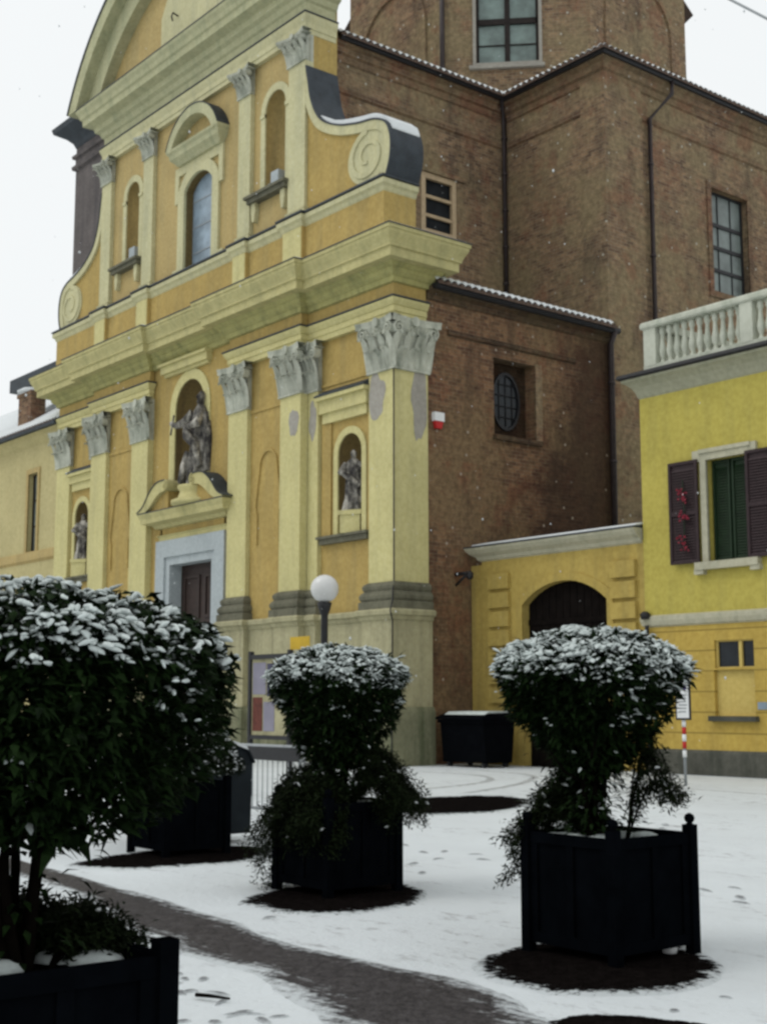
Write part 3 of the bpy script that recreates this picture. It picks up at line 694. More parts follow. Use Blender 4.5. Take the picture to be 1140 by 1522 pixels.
P_(MB().sweep(pu, [(-.02, 21.95), (-.02, 22.35), (.05, 22.4), (.12, 22.55), (.25, 22.62), (.28, 22.8), (.58, 22.88), (.60, 23.1), (.66, 23.14), (.70, 23.28), (.78, 23.4), (.80, 23.5)], -.3), 'cornice', 'corn_up')
P_(MB().sweep(pu, [(.82, 23.5), (.82, 23.53), (-.2, 23.62)], -.3), 'cornice_flashing', 'lead')
# great segmental pediment
def bigarc(R, n=40):
    zc = 19.85; a0 = math.acos(min(1, (23.55-zc)/R)); return [(CX+R*math.sin(-a0+2*a0*i/n), zc+R*math.cos(-a0+2*a0*i/n)) for i in range(n+1)]
a0, a1, a2, a3 = bigarc(8.63), bigarc(8.05), bigarc(7.9), bigarc(7.25)
pedm = P_(MB().ring(front(21.05), a0, a1, -1.9, 0), 'pediment', 'corn_up')
P_(MB().ring(front(21.0), [(u, v+.04) for u, v in bigarc(8.66)], [(u, v+.003) for u, v in a0], -1.95, 0), 'pediment_flashing', 'lead', pedm)
P_(MB().ring(front(21.45), a1, a3, -1.5, 0), 'inner_moulding', 'corn_up', pedm)
P_(MB().prism(front(21.85), a3, -1.1, 0), 'tympanum', 'orange_up', pedm)
pan = [(-39.45, 24.05), (-39.45, 25.35), (-39.1, 25.9), (-38.5, 26.1), (-38.5, 26.6), (-35.6, 26.6), (-35.6, 26.1), (-35.0, 25.9), (-34.65, 25.35), (-34.65, 24.05)]
P_(MB().prism(front(21.85), pan, 0, .04), 'tympanum_panel', 'cream_up', pedm)
P_(MB().tube([(-38.3, 21.8, 25.0), (-38.3, 21.6, 25.05), (-38.3, 21.55, 24.9), (-38.3, 21.6, 24.75)], .03, 6), 'hook', 'iron', pedm)
# volutes
VR = [(-30.79, 20.3), (-30.68, 19.8), (-30.51, 19.1), (-30.07, 18.38), (-29.25, 17.90), (-28.31, 17.62), (-27.55, 17.48), (-27.05, 17.22), (-26.84, 16.75), (-26.86, 16.2), (-27.05, 15.70)]
def volute(f_, sgn):
    fr = front(21.95); out = [(q.x, q.z) for q in catmull([(f_(a), 0, b) for a, b in VR], 6)]
    base = out+[(f_(-30.79), 15.70)]
    vo = P_(MB().prism(fr, base, -1.0, 0), 'volute', 'orange')
    n = len(out); inn = []
    for i in range(n):
        p, q = out[max(0, i-1)], out[min(n-1, i+1)]; d = Vector((q[0]-p[0], q[1]-p[1])).normalized(); nn = Vector((-d.y, d.x))*(-sgn)
        inn.append((out[i][0]+nn.x*.26, out[i][1]+nn.y*.26))
    P_(MB().ring(fr, out, inn, -.01, .09), 'edge_moulding', 'cream_up', vo)
    c = (f_(-27.86), 16.55); m = MB()
    ell = lambda r: [(c[0]+r*.90*math.cos(t), c[1]+r*.80*math.sin(t)) for t in [2*math.pi*k/28 for k in range(28)]]
    m.prism(fr, ell(1.0), -.01, .05)
    O = []; I = []
    for i in range(60):
        t = i/59; a = 1.5*2*math.pi*t*sgn+math.pi*.5; r = 1.0-.72*t
        O.append((c[0]+r*.90*math.cos(a), c[1]+r*.80*math.sin(a))); I.append((c[0]+(r-.2*(1-.5*t))*.90*math.cos(a), c[1]+(r-.2*(1-.5*t))*.80*math.sin(a)))
    m.ring(fr, O, I, .0, .085); P_(m, 'scroll', 'cream_up', vo)
    ot = []
    for i in range(n):
        p, q = out[max(0, i-1)], out[min(n-1, i+1)]; d = Vector((q[0]-p[0], q[1]-p[1])).normalized(); nn = Vector((-d.y, d.x))*sgn
        ot.append((out[i][0]+nn.x*.05, out[i][1]+nn.y*.05))
    P_(MB().ring(front(21.83), ot, [(a+(b-a)*.1, c_+(d_-c_)*.1) for (a, c_), (b, d_) in zip(out, ot)], -1.16, 0), 'lead_roof', 'lead', vo)
    m = MB()
    lo = [i for i in range(n) if 17.0 < out[i][1] < 18.5]
    up = lambda i, k: (ot[i][0]+(.5*k*sgn if ot[i][1] < 17.3 else 0), ot[i][1]+k)
    m.ring(front(21.95), [up(i, .16*math.sin(math.pi*(j+.25)/(len(lo)-.5))+.03) for j, i in enumerate(lo)], [up(i, .008) for i in lo], -.98, 0)
    P_(m, 'snow_cap', 'snow', vo)
volute(lambda u: u, 1)
sx = (-46.97+43.68)/(-26.85+30.79)
volute(lambda u: -43.68+(u+30.79)*sx, -1)

# ---- brick body
NX, TX, TY = -31.6, -27.1, 30.78       # nave wall, chapel and transept side wall, transept front wall
def tiles(mb_t, mb_s, p0, p1, inward, run, rise, in0=0, in1=0, pitch=.26, edge=.045):
    p0 = Vector(p0); p1 = Vector(p1); L = (p1-p0).length; n = int(L/pitch)*6; inw = Vector((*inward, 0))
    def rowpt(t, k, extra): 
        a = p0+inw*run*k+(p1-p0).normalized()*in0*k; b = p1+inw*run*k-(p1-p0).normalized()*in1*k
        q = a.lerp(b, t); q.z += rise*k+extra; return q
    rows = [0, .03, .3, 1]
    for mb, dz, k0 in ((mb_t, 0, 0), (mb_s, .12, edge/run)):
        P = []
        for k in rows:
            kk = k0+(1-k0)*k
            for i in range(n+1): P.append(rowpt(i/n, kk, dz+.075*abs(math.sin(math.pi*i/6))+(0 if mb is mb_t or k > 0 else -.075)))
        F = [(j*(n+1)+i, j*(n+1)+i+1, (j+1)*(n+1)+i+1, (j+1)*(n+1)+i) for j in range(len(rows)-1) for i in range(n)]
        mb.add(P, F)
    e = [rowpt(i/n, 0, .075*abs(math.sin(math.pi*i/6))) for i in range(n+1)]; lo = [rowpt(i/n, 0, -.05) for i in range(n+1)]
    mb_t.add(e+lo, [(i, i+1, n+2+i, n+1+i) for i in range(n)])
def roof(name, planes):
    a, b = MB(), MB()
    for p in planes: tiles(a, b, *p)
    o = P_(a, name, 'tile'); P_(b, 'roof_snow', 'snow', o); return o
EZ = 22.0
# nave
holeN = (27.0, 28.63, 16.7, 18.62, 0)
nw = P_(MB().panel(side(NX), 23.35, TY+.2, 0, EZ-.1, [holeN], .25), 'nave_wall', 'brick_up')
fr = side(NX); m = MB(); frame_rect(m, fr, 27.2, 28.35, 16.75, 18.45, .18, -.1, .02); m.fbox(fr, 27.62, 27.74, 16.75, 18.45, -.08, -.02) if False else None
for z in (17.22, 17.86): m.fbox(fr, 27.2, 28.35, z-.05, z+.05, -.09, -.01)
wo_ = P_(m, 'window', 'wood', church, 'small beige wooden window'); P_(MB().fbox(fr, 27.1, 28.5, 16.7, 18.5, -.2, -.14), 'pane', 'glass_d', wo_)
m = MB().fbox(fr, 28.55, 28.85, 16.5, 18.6, -.02, .03); m.fbox(fr, 26.7, 28.9, 18.64, 18.78, -.02, .10); P_(m, 'lintel', 'brick_up', wo_)
m = MB(); pn = [(NX, 23.35), (NX, TY)]
m2 = [(0, 20.28), (.06, 20.34), (.06, 20.5), (0, 20.52)]
# outward for +X travel direction is to the right of (0,-1)... use reversed path
P_(MB().sweep([(NX, 23.35), (NX, TY)], m2, -.05), 'string_course', 'brick')
P_(MB().sweep([(NX, 23.35), (NX, TY)], [(0, 21.3), (.05, 21.34), (.05, 21.55), (.12, 21.6), (.14, 21.78), (.26, 21.86), (.28, 21.95)], -.05), 'eaves_cornice', 'brick')
P_(MB().sweep([(NX, 23.5), (NX, TY-.35)], [(.24, 21.96), (.26, 21.90), (.36, 21.88), (.42, 21.94), (.40, 22.02)], .2), 'gutter', 'iron')
roof('nave_roof', [((NX+.46, 23.45, EZ+.02), (NX+.46, 34, EZ+.02), (-1, 0), 5.7, 2.0), ((2*CX-NX-.32, 23.45, EZ+.02), (2*CX-NX-.32, 34, EZ+.02), (1, 0), 5.7, 2.0)])
m = MB(); m.box(2*CX-NX, 2*CX-NX+.4, 23.35, 34, 0, EZ-.1); m.add([(2*CX-NX, 23.36, 21.9), (NX, 23.36, 21.9), (CX, 23.36, 23.9)], [(0, 1, 2)]); P_(m, 'nave_wall', 'brick')
# transept
TEY = 43.2
holeT = (36.05, 38.05, 15.3, 18.92, 0)
m = MB().panel(side(TX), TY, TEY, 0, EZ-.1, [holeT], .35); P_(m, 'transept_wall', 'brick_up')
P_(MB().panel(front(TY), NX-.3, TX, 0, EZ-.1), 'transept_wall', 'brick_up')
ms = MB(); ms.box(TX-.95, TX+.06, TY-.06, TY+1.75, 0, 21.3); P_(ms, 'corner_pier', 'brick_up')
fr = side(TX); tw = P_(MB().fbox(fr, 36.05, 38.05, 15.3, 18.92, -.3, -.25), 'transept_window', 'glass_t')
m = MB(); frame_rect(m, fr, 36.13, 37.97, 15.38, 18.84, .08, -.25, -.2)
for k in range(3): m.fbox(fr, 36.1, 38.0, 16.1+.8*k, 16.22+.8*k, -.25, -.19)
for u in (36.7, 37.4): m.fbox(fr, u-.01, u+.01, 15.35, 18.9, -.25, -.21)
P_(m, 'window_bar', 'iron', tw)
m = MB(); frame_rect(m, fr, 36.05, 38.05, 15.3, 18.92, .22, -.02, .05); P_(m, 'window_surround', 'brick', tw)
pt = [(NX, TY), (TX, TY), (TX, TEY)]
P_(MB().sweep(pt, [(0, 21.25), (.06, 21.3), (.06, 21.5), (.14, 21.55), (.16, 21.75), (.28, 21.84), (.30, 21.93)], -.05), 'eaves_cornice', 'brick')
P_(MB().sweep(pt, [(.26, 21.94), (.28, 21.88), (.38, 21.86), (.44, 21.92), (.42, 22.0)], .22), 'gutter', 'iron')
P_(MB().sweep([(NX, TY), (TX-.98, TY)], m2, -.05), 'string_course', 'brick'); P_(MB().sweep([(TX, TY+1.76), (TX, TEY)], m2, -.05), 'string_course', 'brick')
roof('transept_roof', [((NX-.3, TY-.48, EZ+.01), (TX+.48, TY-.48, EZ+.01), (0, 1), 6, 2.1, 0, 6), ((TX+.48, TY-.48, EZ+.01), (TX+.48, TEY, EZ+.01), (-1, 0), 6, 2.1, 6, 6)])
P_(MB().box(2*CX-TX, NX-.2, TY+.1, TEY, 0, EZ-.2), 'transept_body', 'brick')
# chapel by the front
CH = 12.95
holeC = (25.85, 27.5, 9.10, 11.34, 0)
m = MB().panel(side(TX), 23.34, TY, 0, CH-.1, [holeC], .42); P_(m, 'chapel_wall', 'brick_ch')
fr = side(TX); cwn = P_(MB().fbox(fr, 25.85, 27.5, 9.10, 11.34, -.46, -.40), 'chapel_window', 'brick_rec')  # back of the recess in a much darker tone of the brick
ov = [(26.66+.56*math.cos(t), 10.22+.86*math.sin(t)) for t in [2*math.pi*k/24 for k in range(24)]]
P_(MB().prism(fr, ov, -.40, -.385), 'pane', 'glass_d', cwn)
m = MB().ring(fr, ov, [(26.66+(u-26.66)*.86, 10.22+(v-10.22)*.9) for u, v in ov], -.40, -.33, True)
for k in range(3): m.tube([(TX-.37, 26.4+.26*k, 9.5), (TX-.37, 26.4+.26*k, 10.95)], .018, 6)
for k in range(4): m.tube([(TX-.36, 26.2, 9.75+.32*k), (TX-.36, 27.12, 9.75+.32*k)], .016, 6)
P_(m, 'grille', 'iron', cwn)
m = MB().fbox(fr, 27.5, 27.76, 9.1, 11.4, -.02, .035); P_(m, 'window_jamb', 'brick_up', cwn)
m = MB().fbox(fr, 25.8, 27.7, 8.96, 9.10, -.02, .12); P_(m, 'sill', 'brick_dk', cwn)
P_(MB().sweep([(TX, 24.1), (TX, 29.2)], [(0, 11.66), (.07, 11.7), (.07, 11.82), (0, 11.84)], -.05), 'string_course', 'brick_dk')
P_(MB().sweep([(TX, 23.34), (TX, TY)], [(0, 12.55), (.06, 12.6), (.06, 12.75), (.2, 12.82), (.22, 12.9)], -.05), 'eaves_cornice', 'brick_dk')
P_(MB().sweep([(TX, 23.4), (TX, TY+.1)], [(.18, 12.92), (.2, 12.84), (.32, 12.82), (.40, 12.88), (.38, 12.98)], .12), 'gutter', 'iron')
roof('chapel_roof', [((TX+.44, 23.4, CH+.03), (TX+.44, TY-.1, CH+.03), (-1, 0), 4.7, 1.4)])
P_(MB().box(2*CX-TX, NX-11, 23.36, TY, 0, CH-.2), 'chapel_body', 'brick')
# far side chapel roof seen past the front
# downpipes
def dpipe(pts, r=.075, nc=5):
    m = MB(); m.tube(pts, r, 10); p, q = Vector(pts[-2]), Vector(pts[-1])
    for k in range(nc): z = p.lerp(q, (k+.5)/nc); m.lathe([(r+.025, -.04), (r+.025, .04)], z, 10)
    P_(m, 'drainpipe', 'pipe')
dpipe([(NX+.3, TY-.42, 21.9), (NX+.14, TY-.14, 21.3), (NX+.14, TY-.14, 14.9)])
dpipe([(TX+.36, 33.75, 21.9), (TX+.36, 33.72, 21.45), (TX+.14, 32.82, 20.4), (TX+.14, 32.82, 5.0)])
dpipe([(TX+.34, TY-.1, 12.9), (TX+.16, TY-.12, 12.5), (TX+.16, TY-.12, 0.3)], .09)
# drum
DC = Vector((-37.25, 37.0)); AP = 6.5; w8 = AP*math.tan(math.pi/8)
drum = None
for k in range(8):
    a = -math.pi/4+k*math.pi/4; n_ = Vector((math.cos(a), math.sin(a))); t_ = Vector((-n_.y, n_.x))
    fr = (lambda n_, t_: lambda u, v, w_: (DC.x+n_.x*(AP+w_)+t_.x*u, DC.y+n_.y*(AP+w_)+t_.y*u, v))(n_, t_)
    hole = (-1.40, .85, 24.45, 27.3, 0) if k == 0 else None
    m = MB().panel(fr, -w8, w8, 20, 29.4, [hole] if hole else [], .3)
    if k:   # blind arch on each plain face
        ol = outline(-1.75, 1.75, 22.6, 28.2, 1.75); m.ring(fr, outline(-1.95, 1.95, 22.6, 28.4, 1.95), ol, -.01, .09)
    if drum is None: drum = P_(m, 'drum', 'brick_up'); drum_fr = fr
    else: P_(m, 'drum_face', 'brick_up', drum)
    if k == 0:
        dwn = P_(MB().fbox(fr, -1.4, .85, 24.45, 27.3, -.3, -.25), 'drum_window', 'glass_g', drum)
        m = MB(); frame_rect(m, fr, -1.3, .75, 24.55, 27.2, .1, -.25, -.15); m.fbox(fr, -.37, -.18, 24.5, 27.3, -.25, -.15); m.fbox(fr, -1.4, .85, 26.0, 26.22, -.25, -.15)
        m.fbox(fr, -1.4, .85, 25.2, 25.24, -.25, -.2)
        P_(m, 'window_frame', 'dark', dwn.parent if False else drum)
        m = MB(); frame_rect(m, fr, -1.4, .85, 24.45, 27.3, .12, -.02, .06); m.fbox(fr, -1.65, 1.05, 24.2, 24.33, -.02, .16); P_(m, 'window_surround', 'bare', drum)
        m = MB().box(0, 0, 0, 0, 0, 0) if False else MB()
        m.fbox(fr, 2.0, 2.25, 28.0, 28.25, -.02, .02); P_(m, 'putlog_hole', 'iron', drum)
oct_ = [(DC.x+AP/math.cos(math.pi/8)*math.cos(math.pi/8-k*math.pi/4), DC.y+AP/math.cos(math.pi/8)*math.sin(math.pi/8-k*math.pi/4)) for k in range(9)]
P_(MB().sweep(oct_[::-1], [(0, 27.75), (.12, 27.8), (.14, 28.1), (.35, 28.2), (.6, 28.5), (.62, 28.8), (0, 29.0)], caps=False), 'drum_cornice', 'lead', drum) if False else None
P_(MB().sweep(oct_, [(0, 27.55), (.12, 27.6), (.14, 27.9), (.30, 27.98), (.55, 28.3), (.58, 28.9), (0.0, 29.4)], caps=False), 'drum_cornice', 'brick_dk', drum)
m = MB()
for z0, r0, z1, r1 in ((29.3, 7.2, 32.5, .3),): m.lathe([(r0, z0), (r1, z1)], (DC.x, DC.y, 0), 8, False)
P_(m, 'drum_roof', 'tile', drum)
lf = lambda u, w_, z: drum_fr(u, z, w_)
m = MB().tube([lf(-2.62, .12, 22), lf(-2.62, .12, 29)], .09, 8); P_(m, 'drainpipe', 'pipe', drum)
# square brick tower behind the left shoulder of the front
TXL = -49.3
m = MB().box(TXL, -44.2, 23.45, 28.4, 0, 24.6); tow = P_(m, 'side_tower', 'brick_tw')
pt = [(TXL, 28.4), (TXL, 23.45), (-44.2, 23.45)]
P_(MB().sweep(pt, [(.0, 23.3), (.12, 23.36), (.14, 23.5), (.02, 23.6), (.02, 23.8), (.12, 23.84), (.14, 23.96), (.0, 24.0)], -.05), 'tower_moulding', 'brick_tw', tow)
P_(MB().sweep(pt, [(.02, 24.3), (.1, 24.5), (.3, 24.7), (.72, 24.95), (.78, 25.15), (0, 25.6)], -.05), 'tower_cornice', 'lead', tow)
# alarm box and iron bracket on the chapel wall
fr = side(TX)
ab = tag(MB().fbox(fr, 23.52, 23.86, 9.18, 9.42, 0, .14).build('alarm_box', M['white']), 'small white and red alarm box on the brick wall beside the big corner pilaster', 'alarm box')
MB().prism(fr, [(23.54, 9.18), (23.60, 8.98), (23.78, 8.98), (23.84, 9.18)], .01, .12).build('alarm_lamp', M['redp'], ab)
m = MB().tube([(TX, 24.35, 5.05), (TX+.55, 24.35, 5.05)], .05, 8); m.tube([(TX, 24.35, 4.75), (TX+.42, 24.35, 5.0)], .035, 6); m.lathe([(.06, -.12), (.1, -.08), (.1, .05), (.04, .1)], (TX+.56, 24.35, 5.0), 10)
tag(m.build('wall_bracket', M['iron']), 'dark iron bracket sticking out of the brick wall left of the gateway', 'bracket')

# ------------------------------------------------------------------ statues
def statue(name, base, h, label, pose, turn=0, lean=0):
    root = empty(name, base, label, 'statue', None)
    bm = MB(); s = h
    secs = [(0, .22, .18), (.06, .20, .165), (.25, .165, .135), (.45, .15, .12), (.58, .155, .115), (.70, .16, .11), (.79, .15, .095), (.835, .09, .07), (.86, .048, .048), (.885, .05, .055), (.92, .062, .07), (.96, .058, .066), (.995, .02, .025)]
    n = 28; P = []
    for z, a, b in secs:
        for k in range(n):
            t = 2*math.pi*k/n; fold = 1+(.13*math.sin(7*t+5*z)+.07*math.sin(12*t-7*z))*max(0, min(1, (.8-z)*2.2))
            dx = lean*z*z
            P.append((s*(.82*a*fold*math.cos(t)+dx), s*(.85*b*fold*math.sin(t)), s*z))
    L = len(secs)
    bm.add(P, [(i*n+k, i*n+(k+1) % n, (i+1)*n+(k+1) % n, (i+1)*n+k) for i in range(L-1) for k in range(n)]+[tuple(range(n)), tuple((L-1)*n+k for k in range(n))], True)
    for pts, rr in pose['arms']: bm.tube([(s*x, s*y, s*z) for x, y, z in pts], [s*r for r in rr], 10)
    for pts, rr in pose.get('drape', []): bm.tube([(s*x, s*y, s*z) for x, y, z in pts], [s*r for r in rr], 10)
    # nose and brow
    hx = lean*.86
    bm.tube([(s*hx, -s*.062, s*.945), (s*hx, -s*.082, s*.925), (s*hx, -s*.06, s*.915)], s*.012, 6); bm.lathe([(s*.03, 0), (s*.02, s*.05)], (s*hx, -s*.045, s*.86), 8)
    o = bm.build('figure', M['statue'])
    md = o.modifiers.new('r', 'REMESH'); md.mode = 'VOXEL'; md.voxel_size = h*.0085; md.use_smooth_shade = True
    dg = bpy.context.evaluated_depsgraph_get(); me = bpy.data.meshes.new_from_object(o.evaluated_get(dg)); o.modifiers.clear(); o.data = me
    o.parent = root; root.rotation_euler = (0, 0, turn)
    return root
A_out = ([(.13, 0, .77), (.22, -.08, .66), (.12, -.2, .62)], [.055, .05, .03])
c_pose = dict(arms=[([(-.12, -.02, .78), (-.24, -.10, .68), (-.34, -.16, .66), (-.42, -.2, .69)], [.06, .05, .035, .025]), ([(.13, -.02, .77), (.20, -.12, .64), (.06, -.19, .60)], [.06, .055, .03])],
              drape=[([(-.14, -.1, .62), (0, -.17, .52), (.14, -.12, .42), (.17, -.05, .2)], [.05, .06, .06, .04]), ([(-.1, -.1, .36), (-.08, -.16, .2), (-.14, -.17, .03)], [.04, .05, .05]), ([(.16, .02, .76), (.22, .05, .5), (.2, .05, .15)], [.06, .08, .06])])
r_pose = dict(arms=[([(-.13, 0, .77), (-.19, -.1, .62), (-.05, -.19, .60)], [.055, .05, .03]), A_out], drape=[([(-.14, -.08, .6), (.02, -.16, .5), (.15, -.1, .38)], [.045, .055, .05]), ([(.12, .03, .75), (.18, .03, .45), (.17, 0, .12)], [.055, .065, .05])])
s1 = statue('statue', (-36.72, 21.98, 8.42), 3.1, 'large robed marble saint with outstretched arm in the central niche above the portal', c_pose, 0, .10)
s1.scale = (.70, .8, 1)
cr = MB().tube([(-1.3, -.6, 1.75), (-1.12, -.55, 2.4)], .04, 8); cr.tube([(-1.38, -.55, 2.12), (-.98, -.55, 2.05)], .03, 8); o = cr.build('cross', M['statue']); o.parent = s1
for nm, x, pose, lab in (('statue', -29.05, r_pose, 'dark weathered robed saint on a cream pedestal in the niche beside the corner pilaster'), ('statue', -45.36, r_pose, 'dark robed saint in the niche at the far left end, next to the side house')):
    s = statue(nm, (x, 22.36, 6.82), 1.72, lab, pose, .5)
    m = MB().box(-.30, .30, -.26, .26, -.62, -.12); m.box(-.35, .35, -.3, .3, -.12, 0); o = m.build('pedestal', M['cream']); o.parent = s

# ------------------------------------------------------------------ left adjoining house
lh = empty('side_house', (-60, 22.6, 0), 'pale yellow low house with snowy roof joined to the left end of the church front', 'house')
fr = front(22.5)
W1 = (-50.6, -49.75, 7.55, 10.7, 0)
holes = [W1, (-55.4, -54.55, 7.55, 10.7, 0), (-60.2, -59.35, 7.55, 10.7, 0)]
MB().panel(fr, -72, -47.3, 0, 12.3, holes, .3).build('wall', M['lyel'], lh)
for h in holes:
    wnd = MB().fbox(fr, h[0], h[1], h[2], h[3], -.3, -.24).build('window', M['glass_t'], lh)
    m = MB(); frame_rect(m, fr, h[0]+.06, h[1]-.06, h[2]+.06, h[3]-.06, .06, -.24, -.18); m.fbox(fr, (h[0]+h[1])/2-.03, (h[0]+h[1])/2+.03, h[2], h[3], -.24, -.18)
    for k in (1, 2): z = h[2]+(h[3]-h[2])*k/3; m.fbox(fr, h[0], h[1], z-.03, z+.03, -.24, -.185)
    m.build('window_frame', M['dark'], wnd)
    m = MB(); frame_rect(m, fr, *h[:4], .2, -.02, .05); m.build('surround', M['orange_up'], wnd)
MB().sweep([(-72, 22.5), (-47.4, 22.5)], [(0, 7.1), (.1, 7.2), (.1, 7.5), (0, 7.55)], -.05).build('string_course', M['orange_up'], lh)
MB().sweep([(-72, 22.5), (-47.3, 22.5)], [(0, 11.8), (.1, 11.9), (.25, 12.1), (.4, 12.2), (.42, 12.3)], -.05).build('eaves_cornice', M['lyel'], lh)
MB().sweep([(-72, 22.5), (-47.3, 22.5)], [(.38, 12.28), (.42, 12.2), (.55, 12.22), (.58, 12.34)], .3).build('gutter', M['lead'], lh)
a, b = MB(), MB(); tiles(a, b, (-72, 22.02, 12.36), (-47.32, 22.02, 12.36), (0, 1), 6.5, 4.3)
rf = a.build('roof', M['tile'], lh); b.build('roof_snow', M['snow'], rf)
MB().add([(-50.3, 21.96, 12.42), (-56, 21.96, 12.42), (-56, 23.0, 13.12), (-54.0, 23.0, 13.12)], [(0, 1, 2, 3)]).build('bare_lead', M['lead'], rf) if False else None
MB().box(-72, -47.4, 22.9, 30, 0, 12.2).build('body', M['lyel'], lh)
# lead covered lean-to on the church shoulder
m = MB().prism(side(0), [(23.35, 14.95), (23.35, 15.5), (26.5, 15.7), (26.5, 14.9)], -54.9, -47.2)
P_(m, 'lean_to_roof', 'lead')
m = MB().box(-52.5, -51.3, 22.75, 23.4, 12.4, 14.2); m.box(-52.6, -51.2, 22.7, 23.45, 14.2, 14.35)
ch = tag(m.build('chimney', M['brick']), 'small red brick chimney with a cap of snow on the left house roof', 'chimney')
ch.parent = lh; ch.matrix_parent_inverse = Matrix.Translation(WL[lh.name]).inverted()
for k in ('label', 'category'):
    if k in ch: del ch[k]
m = MB(); m.lathe([(.6, 0), (.6, .08), (.4, .2), (.05, .24)], (-51.9, 23.05, 14.35), 14); m.build('snow_cap', M['snow'], ch)

# ------------------------------------------------------------------ gateway
GY = 24.83
gw = empty('gateway', (-23.7, GY, 0), 'low yellow gateway wall with arched opening and cream cornice between brick church and yellow house', 'gateway')
fr = front(GY); GH = (-25.05, -22.13, 0, 4.67, .55)
MB().panel(fr, -26.58, -20.95, 0, 5.45, [GH], .26).build('wall', M['yel_gate'], gw)
for bx in ((-26.57, -25.06, GY+.02, GY+.5, 0, 5.4), (-22.1, -20.96, GY+.02, GY+.5, 0, 5.4), (-27.05, -26.58, GY+.05, GY+.5, 0, 5.3)): MB().box(*bx).build('wall_back', M['yel_gate'], gw)
for x0, x1 in ((-26.26, -25.48), (-21.95, -21.17)):
    z = .1
    while z < 5.0: MB().fbox(fr, x0, x1, z, z+.40, -.01, .11).build('quoin', M['yel_gate'], gw); z += .50
o = outline(*GH); MB().ring(fr, outline(-25.25, -21.93, 0, 4.87, .6), o, -.01, .03).build('arch_moulding', M['yel_gate'], gw)
MB().sweep([(-26.62, GY+.5), (-26.62, GY), (-20.98, GY)], [(0, 5.38), (.06, 5.42), (.1, 5.5), (.22, 5.58), (.3, 5.68), (.32, 5.74)], -.1).build('cornice', M['trim'], gw)
MB().sweep([(-26.62, GY+.5), (-26.62, GY), (-20.98, GY)], [(.34, 5.745), (.34, 5.775), (-.1, 5.84)], -.2).build('coping', M['lead'], gw)
MB().sweep([(-26.5, GY+.5), (-26.5, GY), (-20.98, GY)], [(.24, 5.80), (.22, 5.83), (-.1, 5.90)], -.2).build('coping_snow', M['snow'], gw)
m = MB(); m.panel(front(GY+.25), -25.05, -22.13, 0, 4.67, [], 0)
for k in range(12): m.fbox(front(GY+.25), -25.02+.243*k, -25.02+.243*k+.225, 0, 4.6, 0, .03)
for z in (.9, 2.4, 3.6): m.fbox(front(GY+.25), -25.02, -22.15, z, z+.14, .03, .06)
m.build('gate_door', M['gate'], gw)

# ------------------------------------------------------------------ yellow house
HY, HX = 24.8, -20.93
yh = empty('yellow_house', (-15, HY, 0), 'bright yellow house with white roof balustrade and dark shuttered window at the right', 'house')
fr = front(HY); WU = (-19.0, -17.92, 4.76, 7.10, 0); WL2 = (-18.97, -17.92, 2.37, 2.99, 0); BP = (-19.0, -17.93, 1.32, 2.33, 0)
WU2 = tuple(a+4.6 if i < 2 else a for i, a in enumerate(WU)); WL3 = tuple(a+4.6 if i < 2 else a for i, a in enumerate(WL2))
MB().panel(fr, HX, -9, 3.6, 9.0, [WU, WU2], .22).build('wall', M['yel'], yh)
MB().panel(fr, HX, -9, .55, 3.6, [WL2, WL3, BP], .14).build('ground_floor_wall', M['yel_lo'], yh)
MB().panel(lambda u, v, w_: (HX-w_, u, v), HY, 33, 0, 9.0).build('side_wall', M['yel'], yh)
MB().box(HX+.4, -9, HY+.5, 33, 0, 9.2).build('body', M['yel'], yh)
MB().sweep([(HX, 33), (HX, HY), (-9, HY)], [(.07, 0), (.07, .5), (.02, .56)], -.1).build('plinth', M['plinth'], yh)
MB().sweep([(HX, 33), (HX, HY), (-9, HY)], [(0, 3.36), (.06, 3.4), (.09, 3.5), (.09, 3.6), (0, 3.64)], -.1).build('string_course', M['trim'], yh)
MB().sweep([(HX, 33), (HX, HY), (-9, HY)], [(0, 8.86), (.03, 8.90), (.06, 9.0), (.12, 9.12), (.22, 9.22), (.30, 9.27), (.32, 9.32)], -.1).build('cove_cornice', M['cove'], yh)
MB().sweep([(HX, 33), (HX, HY), (-9, HY)], [(.26, 9.325), (.36, 9.325), (.40, 9.36), (.38, 9.44), (.1, 9.48)], -.3).build('gutter', M['iron'], yh)
MB().box(HX+.2, -9, HY+.2, 33, 9.3, 9.5).build('terrace', M['snow'], yh)
# balustrade
ba = MB().box(HX+.22, -9, HY-.07, HY+.2, 9.47, 9.62).build('balustrade', M['balus'], yh)
MB().sweep([(HX+.20, 30), (HX+.20, HY-.10), (-9, HY-.10)], [(0, 10.52), (.03, 10.56), (.03, 10.64), (0, 10.69)], -.34).build('rail', M['balus'], ba)
MB().box(HX+.24, HX+.60, HY-.08, HY+.2, 9.60, 10.53).build('post', M['balus'], ba); PX = [HX+.24]
x = HX+.24
for k in range(4):
    x += 2.78; PX.append(x); MB().box(x, x+.34, HY-.08, HY+.2, 9.60, 10.53).build('post', M['balus'], ba)
MB().box(HX+.26, HX+.56, HY+2.8, HY+3.1, 9.6, 10.53).build('post', M['balus'], ba)
bp = [(.075, 0), (.075, .05), (.05, .09), (.045, .14), (.085, .26), (.09, .34), (.06, .50), (.045, .66), (.05, .72), (.075, .76), (.07, .84), (.07, .92)]
proto = None
